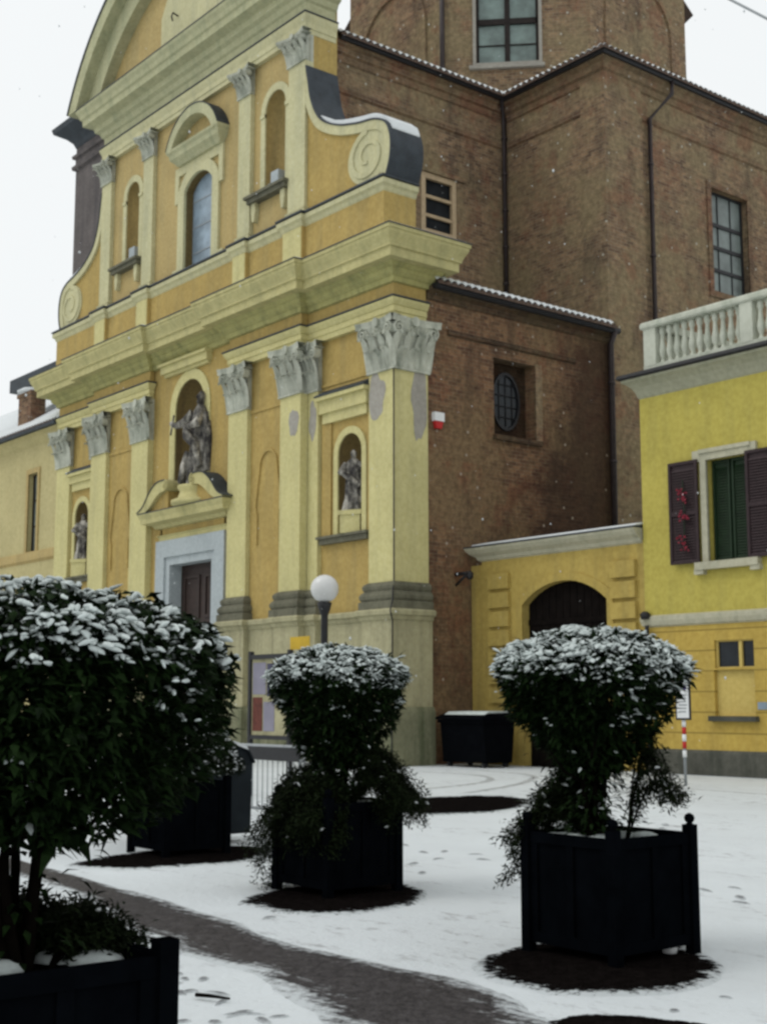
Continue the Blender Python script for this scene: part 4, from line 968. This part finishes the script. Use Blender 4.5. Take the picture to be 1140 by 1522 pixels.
for i in range(4):
    for k in range(11):
        xx = PX[i]+.36+(2.78-.36)*(k+.5)/11
        if proto is None: proto = MB().lathe(bp, (0, 0, 0), 10).build('baluster', M['balus'])
        o = proto if (i, k) == (0, 0) else proto.copy()
        if o is not proto: C.objects.link(o)
        o.parent = ba; o.location = (xx, HY+.06, 9.60)
        o.matrix_parent_inverse = Matrix.Identity(4)
for k in range(10):
    o = proto.copy(); C.objects.link(o); o.parent = ba; o.location = (HX+.41, HY+.42+.24*k, 9.60); o.matrix_parent_inverse = Matrix.Identity(4)
# windows
def up_window(W):
    d = W[0]+19.0
    wn = MB().fbox(fr, W[0], W[1], W[2], W[3], -.22, -.18).build('window', M['green'], yh)
    m = MB(); c = (W[0]+W[1])/2
    for u0, u1 in ((W[0]+.03, c-.02), (c+.02, W[1]-.03)):
        frame_rect(m, fr, u0+.06, u1-.06, W[2]+.08, W[3]-.08, .05, -.18, -.13)
        z = W[2]+.14
        while z < W[3]-.15:
            m.add([fr(u0+.06, z, -.175), fr(u1-.06, z, -.175), fr(u1-.06, z-.05, -.14), fr(u0+.06, z-.05, -.14)], [(0, 1, 2, 3)]); z += .065
    m.build('louvre', M['green'], wn)
    m = MB(); t = .16
    m.fbox(fr, W[0]-t, W[0], W[2], W[3]+t, -.02, .07); m.fbox(fr, W[1], W[1]+t, W[2], W[3]+t, -.02, .07); m.fbox(fr, W[0], W[1], W[3], W[3]+t, -.02, .07)
    m.fbox(fr, W[0]-.36, W[0]-t, W[3]-.02, W[3]+.24, -.02, .08); m.fbox(fr, W[1]+t, W[1]+.3, W[3]-.02, W[3]+.24, -.02, .08); m.fbox(fr, W[0]-t, W[1]+t, W[3]+t, W[3]+.25, -.02, .11)
    m.build('window_frame', M['trim'], wn)
    m = MB(); m.fbox(fr, W[0]-.32, W[1]+.3, W[2]-.17, W[2], -.05, .17); m.fbox(fr, W[0]-.36, W[0]-.1, W[2]-.27, W[2]-.15, -.02, .14); m.fbox(fr, W[1]+.08, W[1]+.32, W[2]-.27, W[2]-.15, -.02, .14)
    m.build('sill', M['trim'], wn)
    for u0, u1 in ((W[0]-1.03, W[0]-.20), (W[1]+.04, W[1]+.86)):
        m = MB(); frame_rect(m, fr, u0+.07, u1-.07, W[2]+.07, W[3]-.03, .07, .09, .135); m.fbox(fr, u0+.07, u1-.07, (W[2]+W[3])/2-.05, (W[2]+W[3])/2+.05, .09, .13)
        z = W[2]+.12
        while z < W[3]-.08: m.add([fr(u0+.07, z, .092), fr(u1-.07, z, .092), fr(u1-.07, z-.055, .125), fr(u0+.07, z-.055, .125)], [(0, 1, 2, 3)]); z += .065
        m.fbox(fr, u0+.02, u1-.02, W[2]+.02, W[3]+.01, .07, .088)
        m.build('shutter', M['shutter'], yh)
up_window(WU); up_window(WU2)
for W in (WL2, WL3):
    wn = MB().fbox(fr, W[0], W[1], W[2], W[3], -.14, -.11).build('window', M['glass_d'], yh)
    m = MB(); m.fbox(fr, W[0]+.62, W[0]+.70, W[2], W[3], -.11, -.05); frame_rect(m, fr, W[0]+.05, W[1]-.03, W[2]+.03, W[3]-.03, .04, -.11, -.06)
    m.build('window_frame', M['yel_pl'], wn)
MB().fbox(fr, BP[0], BP[1], BP[2], BP[3], -.14, -.10).build('blind_panel', M['yel_pl'], yh)
MB().fbox(fr, -19.1, -17.84, 1.20, 1.315, -.02, .14).build('panel_sill', M['plinth'], yh)
MB().fbox(fr, -17.86, -17.62, 1.46, 1.62, 0, .02).build('plaque', M['plaque'], yh)
MB().tube([(HX+.14, HY-.12, 3.4), (HX+.14, HY-.12, .2)], .05, 8).lathe([(.1, 0), (.13, .12), (.06, .18)], (HX+.10, HY-.12, 3.55), 8).build('drainpipe', M['iron'], yh)
# red flower garland on the left shutter
gl = empty('flower_garland', (-19.6, HY-.15, 6.0), 'red flower bunches hanging on the left dark shutter of the yellow house', 'flowers'); rr = random.Random(3)
for (cu, cv) in ((-19.62, 6.35), (-19.55, 5.85), (-19.60, 5.25)):
    m = MB()
    for k in range(16):
        a = rr.uniform(0, 6.28); u = cu+rr.gauss(0, .06); v = cv+rr.gauss(0, .09); L = rr.uniform(.06, .11)
        c, s = math.cos(a), math.sin(a); wv = .15+rr.uniform(0, .05)
        m.add([fr(u, v, wv), fr(u+L*.5*c-.035*s, v+L*.5*s+.035*c, wv+.05), fr(u+L*c, v+L*s, wv+.02), fr(u+L*.5*c+.035*s, v+L*.5*s-.035*c, wv+.05)], [(0, 1, 2, 3)])
    m.build('flower_bunch', M['red'], gl)['kind'] = 'stuff'
MB().tube([fr(-19.6, 6.7, .15), fr(-19.56, 6.0, .16), fr(-19.6, 5.1, .15)], .012, 6).build('stem', M['green'], gl)

# taller house to the right, only the tip of its eaves shows
th = empty('tall_house', (-10, 26, 0), 'dark eaves corner of a taller house cut off by the right edge', 'house')
MB().box(-14.9, -6, 26.5, 34, 9.5, 14.6).build('wall', M['lyel'], th)
m = MB().box(-16.2, -5, 25.4, 35, 14.62, 14.76); m.add([(-16.2, 25.4, 14.764), (-5, 25.4, 14.764), (-5, 35, 14.764), (-16.2, 35, 14.764), (-12.5, 30, 16.3), (-8, 30, 16.3)], [(0, 1, 5, 4), (2, 3, 4, 5), (0, 4, 3), (1, 2, 5)]); m.build('roof', M['lead'], th)

# ------------------------------------------------------------------ overhead wire
d1, d2 = Vector((-11.53, 16, 12.09)), Vector((-10.9, 16, 11.52)); dd = d2-d1
tag(MB().tube([d1-dd*14, d1-dd*4, d1, d2, d2+dd*6], .022, 6).build('overhead_wire', M['grey']), 'thin grey overhead wire crossing the sky at the top right corner', 'wire')

# ------------------------------------------------------------------ street furniture
# globe lamp
lp = empty('street_lamp', (-20.1, 14.8, 0), 'dark street lamp post with a white globe in front of the church', 'street lamp')
MB().lathe([(.16, 0), (.16, .1), (.11, .16), (.10, .6), (.07, .7), (.065, 3.2), (.09, 3.26), (.12, 3.36), (.14, 3.44), (.05, 3.46)], (-20.1, 14.8, 0), 14).build('post', M['iron'], lp)
MB().lathe([(.01, -.26)]+[(.26*math.cos(a), .26*math.sin(a)) for a in [-1.4+2.8*k/14 for k in range(15)]]+[(.01, .26)], (-20.1, 14.8, 3.70), 20).build('globe', M['globe'], lp)
# notice board
nb = empty('notice_board', (-19.5, 13.2, 0), 'dark framed notice board with coloured posters behind the middle planter', 'notice board')
fr = front(13.2)
m = MB(); m.fbox(fr, -20.13, -20.06, 0, 2.5, -.04, .04); m.fbox(fr, -18.93, -18.86, 0, 2.5, -.04, .04); m.fbox(fr, -20.06, -18.93, 2.36, 2.44, -.035, .035); m.fbox(fr, -20.06, -18.93, .98, 1.05, -.035, .035); m.build('frame', M['iron'], nb)
MB().fbox(fr, -20.06, -18.93, 1.05, 2.36, -.02, .0).build('backing', M['ped'], nb)
MB().fbox(fr, -20.02, -19.62, 1.75, 2.30, 0, .008).build('poster', M['poster_w'], nb)
MB().fbox(fr, -20.02, -19.72, 1.12, 1.70, 0, .008).build('poster', M['poster_r'], nb); MB().fbox(fr, -19.68, -19.35, 1.12, 1.62, 0, .008).build('poster', M['poster_w'], nb)
MB().fbox(fr, -19.58, -19.1, 1.72, 2.28, 0, .008).build('poster', M['poster_d'], nb)
ys = empty('yellow_sign', (-19.15, 13.6, 0), 'small plain yellow sign plate above the notice board', 'sign')
MB().box(-19.42, -18.86, 13.56, 13.58, 2.52, 2.74).build('plate', M['sig'], ys); MB().tube([(-19.14, 13.6, 0), (-19.14, 13.6, 2.6)], .022, 8).build('post', M['grey'], ys)
# crowd barrier
br = empty('crowd_barrier', (-16, 10.9, 0), 'grey metal crowd barrier with thin upright bars between two planters', 'barrier')
y0 = 10.9; x0, x1 = -17.4, -15.25
m = MB().tube([(x0, y0, .12), (x0, y0, .9), (x0+.1, y0, 1.0), (x1-.1, y0, 1.0), (x1, y0, .9), (x1, y0, .12), (x0, y0, .12)], .022, 8); m.tube([(x0, y0, .82), (x1, y0, .82)], .014, 6); m.build('frame', M['grey'], br)
m = MB()
for k in range(1, 17): x = x0+(x1-x0)*k/17; m.tube([(x, y0, .13), (x, y0, .82)], .009, 6)
m.build('bar', M['grey'], br)['kind'] = 'stuff'
for x in (x0+.3, x1-.3): MB().tube([(x, y0-.3, .02), (x, y0-.2, .1), (x, y0, .14), (x, y0+.2, .1), (x, y0+.3, .02)], .02, 6).build('foot', M['grey'], br)
MB().box(x0+.3, x1-.1, y0-.02, y0+.02, .80, .98).build('cover_strip', M['iron'], br)
# black bin
bn = empty('rubbish_bin', (-25.6, 23.8, 0), 'large black rubbish container with snow on its lid between church corner and gateway', 'bin')
m = MB().prism(side(0), [(23.2, .12), (23.1, 1.18), (24.2, 1.18), (24.1, .12)], -26.35, -24.75); m.box(-26.4, -24.7, 23.05, 24.22, 1.1, 1.18); m.build('body', M['bin'], bn)
MB().prism(side(0), [(23.0, 1.185), (23.0, 1.24), (23.3, 1.34), (24.0, 1.36), (24.25, 1.26), (24.25, 1.185)], -26.42, -24.68).build('lid', M['bin'], bn)
MB().prism(side(0), [(23.2, 1.31), (23.35, 1.385), (24.0, 1.40), (24.2, 1.30)], -26.3, -24.8).build('snow_cap', M['frost'], bn)
for x in (-26.2, -24.9):
    for y in (23.3, 24.0): MB().tube([(x-.03, y, .09), (x+.03, y, .09)], .09, 12).build('wheel', M['iron'], bn)
# bus stop style sign
sg = empty('stop_sign', (-17.17, 21.41, 0), 'small white upright sign on a red and white banded pole in the snow', 'sign')
MB().tube([(-17.17, 21.41, 0), (-17.17, 21.41, 2.05)], .03, 10).build('pole', M['grey'], sg)
for z0, mt in ((.55, 'white'), (.72, 'redp'), (.86, 'white'), (1.0, 'redp'), (1.14, 'white')):
    MB().tube([(-17.17, 21.41, z0), (-17.17, 21.41, z0+.13)], .042, 10).build('band', M[mt], sg)
fr = lambda u, v, w_: (-17.17+.8*u+.6*w_, 21.41+.6*u-.8*w_, v)
MB().fbox(fr, -.15, .15, 1.27, 2.03, .03, .06).build('frame', M['iron'], sg); MB().fbox(fr, -.125, .105, 1.31, 2.0, .06, .066).build('plate', M['white'], sg)
m = MB().fbox(fr, -.08, .06, 1.86, 1.95, .066, .069); m.build('print', M['blue'], sg)
m = MB()
for k in range(6): m.fbox(fr, -.09, .05+.01*(k % 3), 1.42+.065*k, 1.445+.065*k, .066, .069)
m.build('print', M['grey'], sg)
# grey rounded bin behind the back planter
gb = empty('grey_bin', (-13.55, 9.0, 0), 'grey container with rounded snow-covered lid behind the planter by the path', 'bin')
P = [(-.58, .1), (-.6, .9), (-.52, 1.04), (-.35, 1.1), (.35, 1.1), (.52, 1.04), (.6, .9), (.58, .1)]
MB().prism(lambda u, v, w_: (-13.72+w_, 8.32+u, v), P, -.7, .2).build('body', M['binG'], gb)
MB().ring(lambda u, v, w_: (-13.72+w_, 8.32+u, v), [(u, v+.06) for u, v in P[1:-1]], [(u, v+.005) for u, v in P[1:-1]], -.7, .2).build('snow_cap', M['snow'], gb)
MB().ring(lambda u, v, w_: (-13.72+w_, 8.32+u, v), [(u*1.04, v+.012) for u, v in P[1:-1]], [(u, v) for u, v in P[1:-1]], .2, .23).build('rim', M['binG'], gb)

# ------------------------------------------------------------------ planters, clipped laurels, underplanting
def make_planter():
    r = empty('planter_box', (0, 0, 0)); WL[r.name] = Vector((0, 0, 0)); h = .39
    for sx in (-1, 1):
        for sy in (-1, 1):
            x, y = sx*(h-.02), sy*(h-.02)
            p = MB().box(x-.035, x+.035, y-.035, y+.035, 0, .82).build('post', M['planter'], r)
            MB().lathe([(.028, .82), (.018, .83), (.03, .842), (.035, .862), (.028, .88), (.008, .892)], (x, y, 0), 12).build('finial', M['planter'], p)
    for k in range(4):
        a = k*math.pi/2; c, s = math.cos(a), math.sin(a)
        f = lambda u, v, w_: (u*c-(-h+.02-w_)*s, u*s+(-h+.02-w_)*c, v)
        m = MB().fbox(f, -h+.055, h-.055, .07, .765, -.02, -.005)
        for u in (-h+.055, -.02, h-.115): m.fbox(f, u, u+.06, .14, .70, -.005, .012)
        m.fbox(f, -h+.055, h-.055, .07, .14, -.005, .014); m.fbox(f, -h+.055, h-.055, .70, .77, -.005, .016)
        m.build('panel', M['planter'], r)
    m = MB(); n = 10; P = []
    for j in range(n+1):
        for i in range(n+1):
            x = -h+.05+(2*h-.1)*i/n; y = -h+.05+(2*h-.1)*j/n; P.append((x, y, .70+.035*noise.noise(Vector((x*5, y*5, 2)))))
    m.add(P, [(j*(n+1)+i, j*(n+1)+i+1, (j+1)*(n+1)+i+1, (j+1)*(n+1)+i) for j in range(n) for i in range(n)], True); m.build('soil', M['soil'], r)
    sm = MB()
    for k in range(9):
        x, y = rnd.uniform(-.3, .3), rnd.uniform(-.3, .3); sm.lathe([(.11, -.01), (.09, .015), (.05, .03), (.01, .034)], (x, y, .725), 9)
    sm.build('snow_patch', M['frost'], r)
    return r
def leafquad(mb, p, d, up, L, W, droop=.25):
    d = d.normalized(); s = d.cross(up)
    if s.length < .01: s = d.cross(Vector((1, 0, 0)))
    s.normalize(); u = s.cross(d)
    a = p; b = p+d*L*.45+u*L*.06; c = p+d*L-u*L*droop
    o = len(mb.v)
    mb.v += [tuple(a), tuple(b+s*W-u*W*.25), tuple(b), tuple(b-s*W-u*W*.25), tuple(c)]
    mb.f += [(o, o+1, o+2), (o, o+2, o+3), (o+1, o+4, o+2), (o+2, o+4, o+3)]; mb.sm += [False]*4
    return b, s, d, u
def lump(mb, p, d, s, u, L, W, T):
    o = len(mb.v); n = 6; j1, j2 = rnd.uniform(.55, 1.2), rnd.uniform(.55, 1.2); bend = rnd.uniform(-.5, .5)*W
    for t, k, o_ in ((-.5, .05, 0), (-.3, .75*j1, 0), (0, 1, 1), (.3, .8*j2, 0), (.52, .08, 0)):
        for i in range(n):
            a = 2*math.pi*i/n; mb.v.append(tuple(p+d*L*t+s*(W*k*math.cos(a)+bend*o_)+u*(T*k*math.sin(a)+(-.25*L*t*t))))
    for j in range(4):
        for i in range(n): mb.f.append((o+j*n+i, o+j*n+(i+1) % n, o+(j+1)*n+(i+1) % n, o+(j+1)*n+i)); mb.sm.append(True)
CROWN = [(1.10, .14), (1.22, .24), (1.35, .36), (1.50, .48), (1.65, .575), (1.78, .635), (1.86, .63), (1.93, .57), (2.00, .46), (2.06, .30), (2.09, .16), (2.105, .02)]
CROWN_MID = [(1.02, .16), (1.15, .30), (1.30, .41), (1.48, .50), (1.64, .57), (1.78, .61), (1.87, .60), (1.94, .54), (2.01, .43), (2.07, .28), (2.10, .15), (2.115, .02)]
CROWN_BIG = [(1.10, .22), (1.16, .40), (1.24, .53), (1.36, .61), (1.50, .66), (1.64, .68), (1.76, .675), (1.84, .64), (1.905, .56), (1.955, .44), (1.99, .30), (2.01, .16), (2.02, .02)]
def crad(z, CR):
    for (a, r), (b, q) in zip(CR, CR[1:]):
        if a <= z <= b: return r+(q-r)*(z-a)/(b-a)
    return 0
def make_laurel(seed, CR, nsprig, N, cover=1.0, ls=1.0):
    zb, zt = CR[0][0], CR[-1][0]
    rg = random.Random(seed); r = empty('laurel_tree', (0, 0, 0)); WL[r.name] = Vector((0, 0, 0))
    tm = MB()
    for k in range(8):
        a = 2*math.pi*k/8+rg.uniform(-.3, .3); b = Vector((.05*math.cos(a), .05*math.sin(a), .68)); e = Vector((rg.uniform(.1, .3)*math.cos(a), rg.uniform(.1, .3)*math.sin(a), rg.uniform(1.5, 1.75)))
        mid = b.lerp(e, .45)*1.0+Vector((-.06*math.cos(a+1), -.06*math.sin(a+1), 0)); pts = catmull([b, mid, e], 5); tm.tube(pts, [.022*(1-.5*i/(len(pts)-1)) for i in range(len(pts))], 7)
        for q in range(3):
            s = pts[5+q]; d = Vector((math.cos(a+rg.uniform(-1, 1)), math.sin(a+rg.uniform(-1, 1)), rg.uniform(.4, 1))).normalized(); tm.tube([s, s+d*.18, s+d*.32+Vector((0, 0, .08))], [.012, .009, .004], 5)
    tm.build('trunk', M['bark'], r)
    lm, sm = MB(), MB()
    for i in range(N):
        z = rg.triangular(zb, zt, zt-.17); R = crad(z, CR); a = rg.uniform(0, 2*math.pi)
        q = 1+.22*noise.noise(Vector((math.cos(a)*2.2, math.sin(a)*2.2, z*3.2+seed)))+.06*noise.noise(Vector((math.cos(a)*6, math.sin(a)*6, z*7)))
        topz = z > zt-.135
        rr = (math.sqrt(rg.random()) if topz else 1-abs(rg.gauss(0, .13)))*R*q
        p = Vector((rr*math.cos(a), rr*math.sin(a), z+(.05*noise.noise(Vector((rr*math.cos(a)*4, rr*math.sin(a)*4, seed))) if topz else 0)))
        outv = Vector((math.cos(a), math.sin(a), 0)); steep = max(0, min(1, (z-1.5)/.6))
        d = outv*rg.uniform(.5, 1.2)+Vector((rg.gauss(0, .45), rg.gauss(0, .45), rg.uniform(-.75, .5)+.25*steep))
        L = ls*rg.uniform(.055, .105); W = L*rg.uniform(.15, .22)
        up = Vector((rg.gauss(0, .35), rg.gauss(0, .35), 1))
        b, s, dd, u = leafquad(lm, p-d.normalized()*L*.4, d, up, L, W)
        # snow rests on leaves open to the sky
        expo = 0
        if z > 1.70: expo = max(0, min(1, (z-1.66)/.25))*(.38+.42*(rr/(R*q+1e-6)))
        elif rr > .9*R: expo = .05*max(0, 1+4*noise.noise(Vector((p.x*5, p.y*5, p.z*5+50)))) if z > 1.4 else .012
        if topz: expo = .74
        cl = noise.noise(Vector((p.x*6, p.y*6, p.z*6+seed*3)))
        if rg.random() < cover*expo*(1.0+2.2*cl) and dd.z > -.72:
            lump(sm, b+u*.005+dd*L*rg.uniform(-.12, .15), dd, s, u, L*rg.uniform(.45, 1.05), W*rg.uniform(.65, 1.2), rg.uniform(.004, .010))
            if rg.random() < .5:   # crumbs caught between the leaves
                for _ in range(2): lump(sm, b+Vector((rg.gauss(0, .025), rg.gauss(0, .025), -.005)), Vector((rg.gauss(0, 1), rg.gauss(0, 1), 0)).normalized(), s, u, rg.uniform(.015, .035), rg.uniform(.006, .012), rg.uniform(.004, .008))
    k = 0
    while k < 420*cover/ls:
        z = rg.uniform(zt-.30, zt); a = rg.uniform(0, 6.283); R = crad(z, CR); rr = R*(math.sqrt(rg.random()) if z > zt-.12 else rg.uniform(.88, 1.04)); p = Vector((rr*math.cos(a), rr*math.sin(a), z+.012))
        if noise.noise(Vector((p.x*5, p.y*5, p.z*5+seed))) < rg.uniform(-.25, .45): k += .3; continue
        k += 1; d = Vector((math.cos(a)+rg.gauss(0, .6), math.sin(a)+rg.gauss(0, .6), -.35*rr/(R+.01))).normalized(); s = d.cross(Vector((0, 0, 1))).normalized()
        for _ in range(3): lump(sm, p+Vector((rg.gauss(0, .018), rg.gauss(0, .018), rg.gauss(0, .006))), (d+Vector((rg.gauss(0, .5), rg.gauss(0, .5), 0))).normalized(), s, s.cross(d), ls*rg.uniform(.04, .08), ls*rg.uniform(.012, .024), ls*rg.uniform(.008, .014))
    # dense dark interior
    for i in range(2600):
        z = rg.uniform(zb+.05, zt-.1); R = crad(z, CR)*.82; a = rg.uniform(0, 6.283); rr = math.sqrt(rg.random())*R; p = Vector((rr*math.cos(a), rr*math.sin(a), z))
        leafquad(lm, p, Vector((rg.gauss(0, 1), rg.gauss(0, 1), rg.gauss(0, .5))), Vector((rg.gauss(0, .5), rg.gauss(0, .5), 1)), rg.uniform(.08, .13), .02)
    # sprigs along the stems below the crown
    for i in range(nsprig):
        z = rg.uniform(.74, 1.3); a = rg.uniform(0, 6.283); rr = abs(rg.gauss(.07, .12+.05*(z-.74)))+.03; p = Vector((rr*math.cos(a), rr*math.sin(a), z))
        b, s, dd, u = leafquad(lm, p, Vector((math.cos(a), math.sin(a), rg.uniform(-.6, .6))), Vector((0, 0, 1)), rg.uniform(.06, .1), .014)
        if rg.random() < .05: lump(sm, b+u*.006, dd, s, u, .07, .012, .007)
    # stray shoots past the clipped outline
    for i in range(14):
        z = rg.uniform(1.45, 2.0); a = rg.uniform(0, 6.283); R = crad(z, CR)*.84; p = Vector((R*math.cos(a), R*math.sin(a), z)); d = Vector((math.cos(a), math.sin(a), rg.uniform(-.1, .9))).normalized()
        for q in range(7):
            pp = p+d*(.018*q); b, s, dd, u = leafquad(lm, pp, d+Vector((rg.gauss(0, .6), rg.gauss(0, .6), rg.gauss(0, .4))), Vector((0, 0, 1)), .09, .014)
            if rg.random() < .4 and z > 1.75: lump(sm, b+u*.008, dd, s, u, .075, .013, .009)
    lm.build('crown', M['leaf'], r); sm.build('snow_cover', M['frost'], r)
    return r
def make_spread(seed, dirs, name='juniper_shrub', frost=.003):
    """arching sprays of small foliage spilling over the planter rim"""
    rg = random.Random(seed); r = empty(name, (0, 0, 0)); WL[r.name] = Vector((0, 0, 0)); st, lm, sm = MB(), MB(), MB()
    for (a0, spread, n, rise, reach, drop) in dirs:
        for i in range(n):
            a = a0+rg.uniform(-spread, spread); base = Vector((.12*math.cos(a), .12*math.sin(a), .70)); k = rg.uniform(.55, 1.1)
            P = [base, base+Vector((math.cos(a)*reach*.45*k, math.sin(a)*reach*.45*k, rise*rg.uniform(.5, 1.1))), base+Vector((math.cos(a)*reach*k, math.sin(a)*reach*k, rise*.5-drop*rg.uniform(.3, 1.1)))]
            pts = catmull(P, 9); st.tube(pts, [.008*(1-.7*q/(len(pts)-1)) for q in range(len(pts))], 5)
            for q in range(4, len(pts)):
                for _ in range(18):
                    d = Vector((rg.gauss(math.cos(a)*.6, .6), rg.gauss(math.sin(a)*.6, .6), rg.gauss(.1, .45)))
                    b, s, dd, u = leafquad(lm, pts[q]+Vector((rg.gauss(0, .026), rg.gauss(0, .026), rg.gauss(0, .026))), d, Vector((rg.gauss(0, .4), rg.gauss(0, .4), 1)), rg.uniform(.025, .055), rg.uniform(.005, .009))
                    if rg.random() < frost*(3 if pts[q].z > .9 else .6): lump(sm, b+u*.006, dd, s, u, .05, .012, .008)
    st.build('stem', M['bark'], r); lm.build('foliage', M['leaf2'], r)
    if sm.v: sm.build('snow_cover', M['snow'], r)['kind'] = 'stuff'
    return r
TREES = [(-6.17, 6.74), (-9.60, 7.22), (-12.97, 7.62), (-4.46, 1.99)]
spots = [(-6.10, 6.80, 0, 'planter nearest the middle of the snow at the right, with clear corner knob'), (-9.56, 7.19, 0, ''), (-12.97, 7.62, 0, ''), (-4.46, 1.99, 0, '')]
PLB = ['black square planter box at right foreground with a corner ball finial', 'black square planter box in the middle, almost covered by spilling juniper',
       'black square planter box farthest back, behind the big left tree by the grey bin', 'black square planter box cut off by the bottom left corner']
TLB = ['snow-topped clipped laurel in the right foreground planter, in front of the gateway arch', 'snow-topped clipped laurel in the middle, under the globe lamp',
       '', 'largest snow-topped clipped laurel, cut off by the left edge']
pl0 = make_planter(); TR = [make_laurel(4, CROWN, 620, 8200, .85), make_laurel(11, CROWN_MID, 700, 8200, .85), None, make_laurel(17, CROWN_BIG, 110, 13000, .46, .78)]
for i, (x, y, rz, _) in enumerate(spots):
    p = pl0 if i == 0 else copy_tree(pl0, (x, y, 0), 0)
    if i == 3:
        for ch in list(p.children):
            for g in list(ch.children): bpy.data.objects.remove(g)
    p.location = (x, y, 0); tag(p, PLB[i], 'planter', 'planter boxes on the snowy square')
    t = TR[i]
    if t is None: continue
    t.location = (*TREES[i], 0); t.rotation_euler.z = (0.3, 1.1, 2.4, 4.0)[i]; tag(t, TLB[i], 'tree', 'clipped laurels in planters')
PI = math.pi
for i, dirs, lab in ((0, [(PI*1.12, .42, 26, .34, .56, .40), (PI*1.05, .4, 16, .62, .42, .15), (PI*.25, .5, 10, .62, .38, .05), (PI*.9, .3, 8, .5, .3, .0)], 'feathery juniper sprays drooping over the left rim of the right planter'),
                     (1, [(PI*1.15, .50, 60, .30, .62, .85), (PI*.22, .55, 60, .46, .62, .35), (PI*1.6, .75, 50, .26, .50, .45), (PI*.8, .5, 20, .25, .4, .3)], 'dense juniper mound spilling over both sides of the middle planter'),
                     (2, [(PI*.22, .7, 70, .55, .52, .10), (PI*1.5, 1.0, 60, .50, .52, .3), (PI*1.1, .8, 60, .62, .62, .15), (0, 3.1, 80, .80, .40, .0)], 'low dark bush with a dusting of snow in the farthest planter by the grey bin'),
                     (3, [(PI*.55, .6, 26, .16, .34, .05), (PI*.9, .6, 20, .2, .36, .05), (PI*1.3, .5, 10, .15, .3, .05)], 'low dark juniper at the foot of the big left laurel')):
    s = make_spread(20+i, dirs, 'juniper_shrub', .02 if i == 2 else .002); s.location = (spots[i][0], spots[i][1], 0); tag(s, lab, 'shrub', 'junipers under the laurels')
# lump of snow by the right planter's leg
m = MB().lathe([(.045, -.01), (.055, .03), (.04, .07), (.01, .085)], (-5.80, 7.02, 0.03), 10); tag(m.build('snow_lump', M['white']), 'small white lump by the right rear leg of the right planter', 'snow lump')
# fallen twig on the snow near the camera
x, y = -6.62, 4.02
tag(MB().tube([(x, y, gz(x, y)+.022), (x+.1, y+.02, gz(x, y)+.03), (x+.2, y+.09, gz(x, y)+.022)], [.012, .011, .006], 6).build('fallen_twig', M['bark']), 'short dark twig lying on the snow near the bottom edge', 'twig')

# falling snow
m = MB(); rg = random.Random(99); F_ = Vector((-math.sin(YAW), math.cos(YAW))); Rv = Vector((math.cos(YAW), math.sin(YAW)))
for i in range(420):
    dist = 7+25*rg.random()**.6; lat = rg.uniform(-.42, .42)*dist; p = F_*dist+Rv*lat; z = rg.uniform(.2, 1.6+.62*dist)
    if p.y > 20.6: continue
    q = rg.uniform(.004, .011) if rg.random() < .93 else rg.uniform(.012, .02)
    m.add([(p.x+q, p.y, z), (p.x-q, p.y, z), (p.x, p.y+q, z), (p.x, p.y-q, z), (p.x, p.y, z+q*1.3), (p.x, p.y, z-q*1.3)], [(0, 2, 4), (2, 1, 4), (1, 3, 4), (3, 0, 4), (2, 0, 5), (1, 2, 5), (3, 1, 5), (0, 3, 5)], True)
tag(m.build('falling_snow', M['flake']), 'fine snowflakes drifting through the air', 'snow', None, 'stuff')
